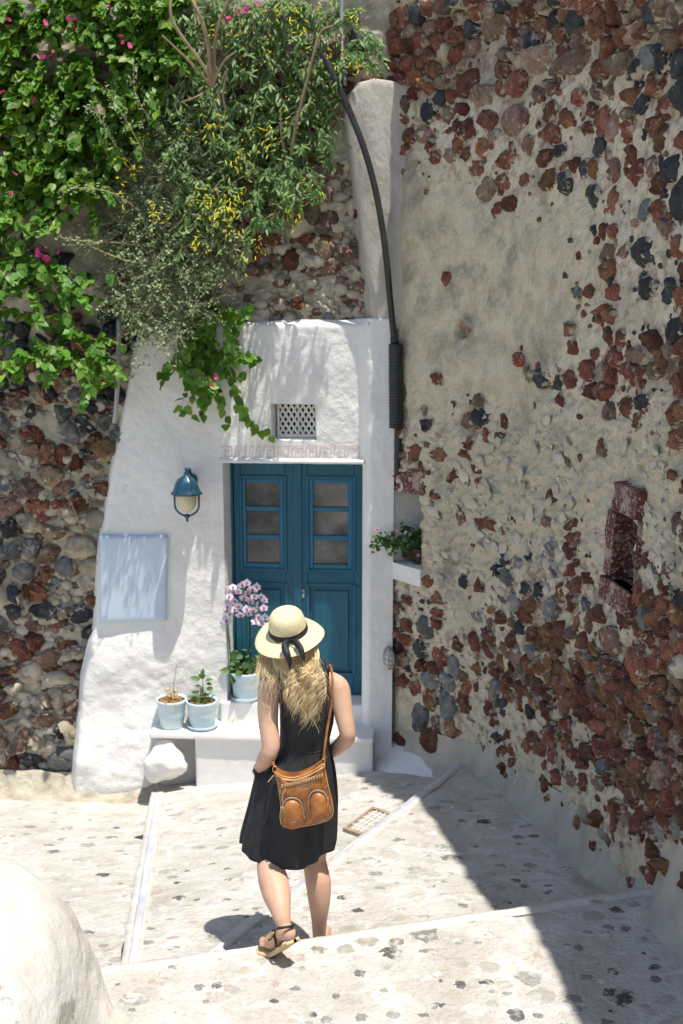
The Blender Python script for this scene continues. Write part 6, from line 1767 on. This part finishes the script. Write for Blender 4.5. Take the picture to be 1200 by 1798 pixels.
def hand(m, wr, d, palm_n, side):
    d = nrm(d); n = nrm(palm_n - d * (palm_n @ d)); x = np.cross(d, n)
    limb(m, [wr, wr + d * .04, wr + d * .085], [.026, .036, .034], 8, 12)
    for k, (o, l) in enumerate(((.030, .062), (.010, .072), (-.010, .067), (-.029, .052))):
        a = wr + d * .085 + x * o
        limb(m, [a - d * .02, a + d * l * .5 - n * .006, a + d * l - n * .022], [.0095, .0088, .0072], 8, 8)
    a = wr + d * .03 + x * .028 * 1
    limb(m, [a, a + d * .03 + x * .022, a + d * .058 + x * .028 - n * .01], [.012, .0105, .0085], 8, 8)

GR, LF, RF = build_person()

def dress():
    n = 120
    rings = []
    th = np.linspace(0, 2 * np.pi, n, endpoint=False)
    # y, left x, right x, half depth: bodice then skirt, read off the outline
    rows = [(1168, 492, 562, .05), (1174, 482, 575, .076), (1182, 482, 579, .094), (1200, 484, 582, .105), (1222, 489, 585, .106), (1245, 492, 588, .109), (1270, 492, 586, .105), (1295, 492, 580, .099), (1308, 491, 579, .098),
            (1314, 489, 581, .103), (1328, 482, 584, .116), (1342, 466, 587, .130), (1356, 451, 589, .138), (1375, 446, 591, .148), (1400, 441, 593, .157), (1425, 436, 593, .164), (1450, 431, 592, .170), (1470, 427, 590, .176), (1487, 425, 586, .182)]
    yi = np.array([r[0] for r in rows], float)
    yy = np.concatenate([np.linspace(1168, 1308, 34), np.linspace(1312, 1487, 46)])
    def it(k): return np.interp(yy, yi, [r[k] for r in rows])
    xl, xr, dp = it(1), it(2), it(3)
    for y, a, b, d in zip(yy, xl, xr, dp):
        c = W((a + b) / 2, y, YB); e = W(b, y, YB)
        hw = abs(e[0] - c[0])
        s = sstep(1308, 1480, y)
        s0 = sstep(1306, 1330, y)
        ph = fbm(np.stack([np.cos(th) * 1.3, np.sin(th) * 1.3, 0 * th + y * .002], -1), 1.2, 2, 91)
        pleat = .006 * s * np.cos(th * 14 + 5 * ph) + .013 * s * np.cos(th * 6 + 2 + 4 * ph) + .004 * s0 * (1 - s) * np.cos(th * 34 + 5 * ph)
        wr = .0035 * (1 - s0) * fbm(np.stack([np.cos(th) * .2 + c[0], np.sin(th) * .2, 0 * th + c[2] * 1.6], -1), 9, 3, 93)
        p = 2.35 - .3 * s
        ct, st_ = np.cos(th), np.sin(th)
        x = np.sign(ct) * np.abs(ct) ** (2 / p); yv = np.sign(st_) * np.abs(st_) ** (2 / p)
        k = 1 + (pleat + wr) / .16
        P = np.stack([c[0] + x * hw * k, c[1] + yv * d * k, 0 * th + c[2]], -1)
        # shirt-tail hem: the back hangs lower, sides curve up
        hem = sstep(1400, 1487, y)
        P[:, 2] += hem * (-.020 * np.maximum(0, -st_) ** 2 + .028 * np.abs(ct) ** 3 + .02 * np.maximum(0, st_) + .006 * np.cos(th * 5 + 1))
        rings.append(P)
    V = np.concatenate(rings)
    # inside of the hem, so the cloth has thickness
    inner = rings[-1].copy(); cc = inner.mean(0); inner[:, :2] = cc[:2] + (inner[:, :2] - cc[:2]) * .985
    up = rings[-20].copy(); c2 = up.mean(0); up[:, :2] = c2[:2] + (up[:, :2] - c2[:2]) * .95
    V = np.concatenate([V, inner, up])
    F = grid_faces(len(rings) + 2, n, True)
    d = mk('dress', V, [F], M['dress'], PER)
    # shoulder straps run over the shoulders to the front
    for (x0, x1, y0) in ((484, 500, 1182), (561, 577, 1182)):
        m = MB(); xm = (x0 + x1) / 2
        m.tube([W(xm + (2 if x0 < 500 else -2), 1205, YB - .095), W(xm, 1178, YB - .075), W(xm + (2 if x0 < 500 else -2), 1166, YB - .02), W(xm, 1170, YB + .06), W(xm, 1195, YB + .10)], .026, 10, n=20, flat=.4)
        m.build('strap', M['dress'], d)
    # seam at the waist
    i = 33; m = MB(); m.tube(np.vstack([rings[i], rings[i][:1]]), .0035, 5, cap=False); m.build('waist_seam', M['dress'], d)
    # pocket with the hand in it
    m = MB(); m.tube([W(446, 1352, YB - .04), W(452, 1368, YB - .055), W(458, 1374, YB - .06), W(466, 1362, YB - .075), W(474, 1348, YB - .1)], .0045, 6, n=20); m.build('pocket_edge', M['dress'], d)
    return d
DR = dress()

def hat():
    m = MB()
    mod = lambda th, h: 1 + .010 * np.cos(2 * th + .6)
    prof = [(0.0, .118), (.02, .117), (.045, .112), (.064, .100), (.076, .083), (.083, .058), (.086, .030), (.088, .008), (.092, .001), (.105, -.004), (.125, -.010), (.145, -.018), (.158, -.026), (.1605, -.029), (.158, -.030), (.14, -.0215), (.12, -.014), (.095, -.006), (.084, .004), (.08, .05), (.06, .095), (0, .112)]
    # extra rings so the brim can wave
    P = [];
    for (a, b) in zip(prof[:-1], prof[1:]): P += [a, ((a[0] + b[0]) / 2, (a[1] + b[1]) / 2)]
    P.append(prof[-1])
    th = np.linspace(0, 2 * np.pi, 72, endpoint=False); rings = []
    for r, h in P:
        wob = sstep(.09, .16, r) * (.010 * np.cos(2 * th + 2.2) + .004 * np.cos(3 * th + 1))
        rings.append(HB0 + HAX * 1.0 * (h + wob)[:, None] + (np.cos(th) * r)[:, None] * HX + (np.sin(th) * r * 1.03)[:, None] * HY)
    m.loft(rings, True)
    h = m.build('hat', M['straw'], PER); h['label'] = 'pale straw sun hat with a wide brim and black ribbon'
    m = MB(); rings = []
    for r, z in ((.0885, .004), (.0905, .005), (.0895, .018), (.0880, .030), (.0862, .031)):
        rings.append(HB0 + HAX * z + (np.cos(th) * r)[:, None] * HX + (np.sin(th) * r * 1.03)[:, None] * HY)
    m.loft(rings, False); m.build('hat_band', M['ribbon'], h)
    # bow: knot, two tails
    kp = W(517, 1122, HB0[1] - .097)
    a = R(-84); kp = HB0 + HAX * .014 + HX * .094 * math.cos(a) + HY * .097 * math.sin(a)
    m = MB()
    for pts, w0, w1 in (([(0, .004, .002), (-.016, .026, .010), (-.022, .052, .002), (-.016, .078, -.012), (-.010, .092, -.05), (-.016, .094, -.085)], .008, .019), ([(0, .004, .002), (.020, .020, .008), (.036, .042, .002), (.046, .062, -.006), (.052, .082, -.035), (.054, .084, -.060)], .008, .017)):
        C = catmull([kp + HX * q[0] - HY * q[1] + HAX * q[2] for q in pts], 20)
        C[:, 1] -= .004
        n = len(C); wd = np.interp(np.linspace(0, 1, n), [0, .3, .6, .85, 1], [w0, w1, w1 * .85, w1 * .6, .001])
        tw = np.linspace(0, 1.4, n); T = nrm(np.gradient(C, axis=0))
        sd = nrm(np.cross(T, np.array([0, 1., 0]))); sd = sd * np.cos(tw * .6)[:, None] + np.array([0, 1., 0]) * (np.sin(tw * .6) * .5)[:, None]
        L, Rr = C - sd * wd[:, None], C + sd * wd[:, None]
        off = np.array([0, .0025, 0])
        V = np.concatenate([L, C - [0, .003, 0], Rr, Rr + off, C + [0, 0, 0] + off, L + off])
        V = V.reshape(6, n, 3).transpose(1, 0, 2).reshape(-1, 3)
        m.add(V, grid_faces(n, 6, True))
    ball(m, kp, .012, .008, .010); m.tube([kp, kp + HX * .03 + HAX * .006, kp + HX * .045 + HAX * .012 + HY * .01], [.006, .011, .004], 8, n=8, flat=.5)
    m.build('bow', M['ribbon'], h)
hat()

def hair():
    # under layer: soft mass close to head and back
    m = MB()
    rings = []
    for (x, y, Y, a, b) in ((507, 1118, 5.20, .088, .095), (510, 1140, 5.185, .098, .105), (514, 1160, 5.165, .100, .09), (520, 1172, 5.135, .086, .06), (530, 1186, 5.115, .060, .035), (536, 1198, 5.10, .034, .02), (538, 1206, 5.095, .012, .01)):
        rings.append(ell(W(x, y, Y), a * .92, b * .85, 24))
    m.loft(rings, True); base_ = m.build('hair_under', M['hairdark'], PER)
    m = MB()
    rg = np.random.default_rng(77)
    def strand(p0, p1, p2, p3, amp, freq, r, ph):
        t = np.linspace(0, 1, 26)[:, None]
        P = (1 - t) ** 3 * p0 + 3 * t * (1 - t) ** 2 * p1 + 3 * t * t * (1 - t) * p2 + t ** 3 * p3
        e = np.clip(t * 1.5 - .2, 0, 1) * amp
        P = P + np.array([1., 0, 0]) * e * np.sin(freq * t * 6.283 + ph) + np.array([0, 1., 0]) * e * .55 * np.cos(freq * t * 6.283 + ph)
        m.tube(P, r * np.interp(t[:, 0], [0, .25, .7, 1], [.7, 1, .8, .15]), 5, cap=False)
    # locks: bundles of strands which share a wave
    locks = []
    for k in range(38):
        f = (k + .5) / 38
        x0 = 466 + 88 * f + rg.uniform(-4, 4); y0 = 1128 + 12 * math.sin(f * 3.14) + rg.uniform(-4, 4)
        if f < .16:
            x1, y1 = 470 + rg.uniform(-18, 10), 1186 + rg.uniform(-10, 24)
        else:
            g = (f - .16) / .84
            x1 = 517 + 52 * g + rg.uniform(-7, 7); y1 = 1226 + rg.uniform(-38, 46) * (.6 + .4 * math.sin(g * 3.1))
        locks.append((f, x0, y0, x1, y1, rg.uniform(0, 6.28), rg.uniform(1.6, 2.5), rg.uniform(.016, .026)))
    for f, x0, y0, x1, y1, ph, fr, am in locks:
        if f < .16: Y0, Y1 = 5.25, 5.20
        else: Y0, Y1 = 5.165, YB - .125
        for j in range(26):
            j0 = rg.normal(0, 2.2, 2); j1 = rg.normal(0, 2.0, 2) * [1, 4.5]
            a = W(x0 + j0[0], y0 + j0[1], Y0 + rg.normal(0, .008)); d = W(x1 + j1[0], y1 + j1[1], Y1 + rg.normal(-.004, .008))
            yb = YB - .135
            b = W(x0 * .8 + x1 * .2 + j0[0] * 1.6 - (4 if f < .16 else 0), y0 * .65 + y1 * .35, Y0 - (.0 if f < .16 else .055)); c = W(x0 * .3 + x1 * .7 + j1[0], y0 * .3 + y1 * .7, (Y1 if f < .16 else min(Y1, yb) - .012))
            strand(a, b, c, d, am * rg.uniform(.75, 1.25), fr * rg.uniform(.94, 1.06), rg.uniform(.0008, .0018), ph + rg.normal(0, .28))
    for k in range(150):      # flyaways
        x0 = rg.uniform(460, 560); x1 = x0 + rg.normal(12 if x0 > 500 else -6, 14)
        strand(W(x0, 1146, 5.17), W(x0 + rg.normal(0, 10), 1168, 5.12), W(x1, 1190, 5.07), W(x1 + rg.normal(0, 8), 1205 + rg.uniform(0, 60), 5.07), .012, rg.uniform(1, 2.5), .0007, rg.uniform(0, 6))
    h = m.build('hair', M['hair'], PER); h['label'] = 'long wavy blonde hair falling down the back'
    base_.parent = h
hair()

def watch_and_sandals():
    wr = W(457, 1350, YB + .005); ax = nrm(W(455, 1356, YB + .03) - W(459, 1347, YB - .01))
    m = MB(); m.lathe([(.029, -.007), (.0315, -.006), (.0315, .006), (.029, .007)], wr, ax, 24); wt = m.build('watch', M['black'], PER)
    m = MB(); d = nrm(np.array([-.55, -1., .2])); d = nrm(d - ax * (d @ ax)); m.lathe([(0, 0), (.015, 0), (.015, .006), (.012, .008), (0, .008)], wr + d * .030, d, 20); m.build('watch_face', M['iron'], wt)
    # left sandal
    H, B, Tt, fd, fx = LF
    def sole(H_, B_, T_, fd_, name_root, dn):
        C = catmull([H_ - (T_ - H_) * .12, H_, (H_ + B_) / 2, B_, T_, T_ + fd_ * .035], 30)
        t = np.linspace(0, 1, 30); wd = np.interp(t, [0, .06, .18, .42, .68, .85, .95, 1], [.008, .028, .038, .034, .045, .041, .028, .006])
        T = nrm(np.gradient(C, axis=0)); sd = nrm(np.cross(T, ZUP)); up = np.cross(sd, T)
        rows = []
        for (o, h_) in ((-1, -.009), (-1, .008), (0, .008), (1, .008), (1, -.009), (0, -.010)):
            rows.append(C + sd * (wd * o)[:, None] + up * (h_ + dn))
        V = np.stack(rows, 1).reshape(-1, 3)
        mb = MB(); mb.add(V, grid_faces(30, 6, True)); return mb.build('sandal', M['sole'], PER), sd, up
    s, sd, up = sole(H, B, Tt, fd, 'l', -.040)
    m = MB()
    hl = H - (Tt - H) * .0
    sx = nrm(np.cross(nrm(B - H), ZUP))
    # strap round the heel to the front of the ankle, and toe post strap
    m.tube([B + sx * .030 + [0, 0, .004], H * .55 + B * .45 + sx * .034 + [0, 0, .028], W(507, 1629, 4.80) + sx * .028, W(512, 1624, 4.795) + [.0, -.012, 0.0], W(500, 1624, 4.80) - sx * .026 + [0, -.01, 0], W(488, 1635, 4.85) - sx * .0 + [-.02, 0, .005], H * .5 + B * .5 - sx * .036 + [0, 0, .035]], .0062, 8, n=40)
    m.tube([H * .5 + B * .5 - sx * .036 + [0, 0, .036], B * .8 + H * .2 - sx * .032 + [0, 0, .02], Tt + [0, 0, .016]], .006, 8, n=14)
    m.tube([H * .5 + B * .5 - sx * .036 + [0, 0, .036], H * .6 + B * .4 - sx * .038 + [0, 0, .0], H * .6 + B * .4 - sx * .034 + [0, 0, -.03]], .0055, 8, n=10)
    m.build('sandal_strap', M['black'], s)
    m = MB()
    for k in range(5): ball(m, H * (.5 - .05 * k) + B * (.5 + .05 * k) - sx * .040 + [0, -.004, .042 - .003 * k], .006, .006, .006)
    m.build('ornament', M['brass'], s)
    h2, t2 = RF
    s2, _, _ = sole(h2, (h2 + 2 * t2) / 3, t2, np.array([0, 1., 0]), 'r', -.040)
    m = MB(); m.tube([h2 + [-.034, .06, -.0], h2 + [-.03, -.0, .03], h2 + [0, -.036, .045], h2 + [.03, 0, .03], h2 + [.034, .06, 0]], .006, 8, n=24); m.build('sandal_strap', M['black'], s2)
watch_and_sandals()

# ------------------------------------------------------------------ her shoulder bag
def bag():
    Y0 = YB - .215
    t = thing('shoulder_bag', 'tan leather crossbody bag with two zipped arch pockets on her hip', 'bag', W(536, 1450, Y0))
    def outline(pts, n):
        C = catmull(np.array([(*p, 0) for p in pts + [pts[0]]], float), n + 1)[:-1, :2]; return C
    def pillow(pts, y_back, layers, n=64, mkey='leather', name='body', parent=t, wr=.0):
        O = outline(pts, n); c = O.mean(0); rings = []
        for (k, dy) in layers:
            q = c + (O - c) * k
            P = np.array([W(x, y, y_back) for x, y in q]); P[:, 1] += dy
            if wr: P[:, 1] += wr * fbm(P, 22, 3, 5)
            rings.append(P)
        m = MB(); m.loft(rings, True); return m.build(name, M[mkey], parent)
    body = [(484, 1357), (497, 1364), (515, 1366), (535, 1361), (553, 1352), (568, 1343), (572, 1360), (577, 1385), (583, 1408), (585, 1428), (578, 1439), (560, 1446), (535, 1451), (512, 1455), (500, 1451), (495, 1435), (493, 1410), (489, 1382)]
    b = pillow(body, Y0, [(.96, .075), (1.0, .06), (1.0, .02), (.985, .006), (.95, -.004), (.86, -.012), (.7, -.018), (.5, -.021), (.25, -.022)], name='bag_body', wr=.006)
    m = MB(); O = outline(body, 80); m.tube([W(x, y, Y0) + [0, .004, 0] for x, y in O] + [W(*O[0], Y0) + [0, .004, 0]], .0028, 6, cap=False); m.build('piping', M['leatherpale'], b)
    lp = [(496, 1450), (495, 1430), (496, 1416), (503, 1404), (515, 1401), (526, 1406), (531, 1418), (534, 1434), (536, 1446), (528, 1452), (512, 1455)]
    rp = [(545, 1436), (542, 1416), (543, 1400), (550, 1390), (561, 1388), (571, 1394), (576, 1408), (579, 1424), (579, 1433), (570, 1439), (556, 1443)]
    for pts in (lp, rp):
        p = pillow(pts, Y0 - .016, [(1.0, .012), (1.0, -.004), (.95, -.016), (.82, -.027), (.6, -.034), (.3, -.037)], 48, 'leather', 'pocket', t, .006)
        O = outline(pts, 48); k0 = 6 if pts is lp else 5
        m = MB(); arc = [q for q in O if q[1] < max(a[1] for a in pts) - 14]
        arc = sorted(arc, key=lambda q: math.atan2(q[1] - np.mean([a[1] for a in pts]), q[0] - np.mean([a[0] for a in pts])))
        # keep the order round the arch: left foot, top, right foot
        cx, cy = np.mean([a[0] for a in pts]), np.mean([a[1] for a in pts]) + 18
        arc = sorted(arc, key=lambda q: (math.atan2(q[1] - cy, q[0] - cx) + 2 * math.pi) % (2 * math.pi))
        m.tube([W(x, y, Y0 - .030) for x, y in arc], .0042, 6); m.build('pocket_zip', M['zip'], p)
        m = MB(); yb = max(a[1] for a in pts) - 14; x0, x1 = min(a[0] for a in pts) + 3, max(a[0] for a in pts) - 3; sl = -.09
        m.tube([W(x, yb + (x - x0) * sl * 2 + 6, Y0 - .052 + .0011 * abs(x - (x0 + x1) / 2)) for x in np.linspace(x0, x1, 10)], .0014, 5); m.build('seam', M['leatherpale'], p)
    for (pts, r, mk_, nm) in (([(489, 1374), (510, 1377), (535, 1371), (566, 1357)], .004, 'zip', 'zip'), ([(491, 1388), (512, 1391), (538, 1385), (570, 1372)], .0028, 'leatherpale', 'seam'), ([(492, 1383), (512, 1385), (538, 1378), (566, 1366)], .0045, 'zip', 'zip'), ([(486, 1362), (505, 1370), (532, 1366), (568, 1348)], .003, 'leatherpale', 'seam'), ([(493, 1397), (515, 1399), (540, 1393), (574, 1381)], .0022, 'zip', 'seam')):
        m = MB(); m.tube([W(x, y, Y0 - .020 + .00035 * abs(x - 530)) for x, y in pts], r, 6, n=24); m.build(nm, M[mk_], t)
    # flap edge stitches as little raised tabs
    for k in range(16):
        f = k / 15; x = 496 + 70 * f; y = 1384 - 3 * math.sin(f * 3) - 18 * f * f
        m = MB(); a = W(x, y - 4, Y0 - .024); m.hexa([a + [dx, dy, dz] for dz in (-.006, .006) for dx, dy in ((-.004, 0), (.004, 0), (.004, .006), (-.004, .006))]); m.build('lacing', M['leatherpale'], t, False)
    # pulls
    for pts in ([(494, 1416), (492, 1435), (495, 1449)], [(497, 1416), (498, 1434), (500, 1447)], [(576, 1400), (575, 1415), (572, 1430)], [(480, 1362), (476, 1367), (471, 1373)], [(502, 1385), (497, 1395), (496, 1408)]):
        m = MB(); m.tube([W(x, y, Y0 - .034) for x, y in pts], .0055, 8, n=10, flat=.35); m.build('zip_pull', M['leatherpale'], t)
    # strap: up the back over the right shoulder, across the front, to the left hip
    def strap(pts, r=.0058):
        m = MB(); m.tube(pts, r, 8, n=70, flat=.4); m.build('bag_strap', M['leather'], t)
    strap([W(568, 1336, Y0 + .02), W(571, 1310, YB - .175), W(575, 1280, YB - .145), W(581, 1245, YB - .13), W(584, 1215, YB - .125), W(584, 1190, YB - .105), W(582, 1174, YB - .06), W(578, 1167, YB + .0), W(572, 1180, YB + .09), W(545, 1240, YB + .14), W(510, 1310, YB + .16)])
    strap([W(482, 1346, Y0 + .03), W(480, 1335, YB - .13), W(484, 1322, YB + .0), W(494, 1312, YB + .13), W(510, 1310, YB + .16)])
    def ringo(px, py, Y, r):
        c = W(px, py, Y); m = MB(); m.tube([c + np.array([math.cos(a) * r * .7, 0, math.sin(a) * r]) for a in np.linspace(0, 6.283, 19)], .0022, 6, cap=False); m.build('strap_ring', M['brass'], t)
    ringo(483, 1351, Y0 + .02, .014); ringo(568, 1337, Y0 + .02, .012); ringo(570, 1330, Y0 + .03, .010)
    for (x0, y0, x1, y1) in ((568, 1340, 569, 1352), (484, 1354, 486, 1364)):
        m = MB(); m.tube([W(x0, y0, Y0 + .015), W(x1, y1, Y0 - .004)], .0085, 8, flat=.5); m.build('strap_tab', M['leather'], t)
bag()
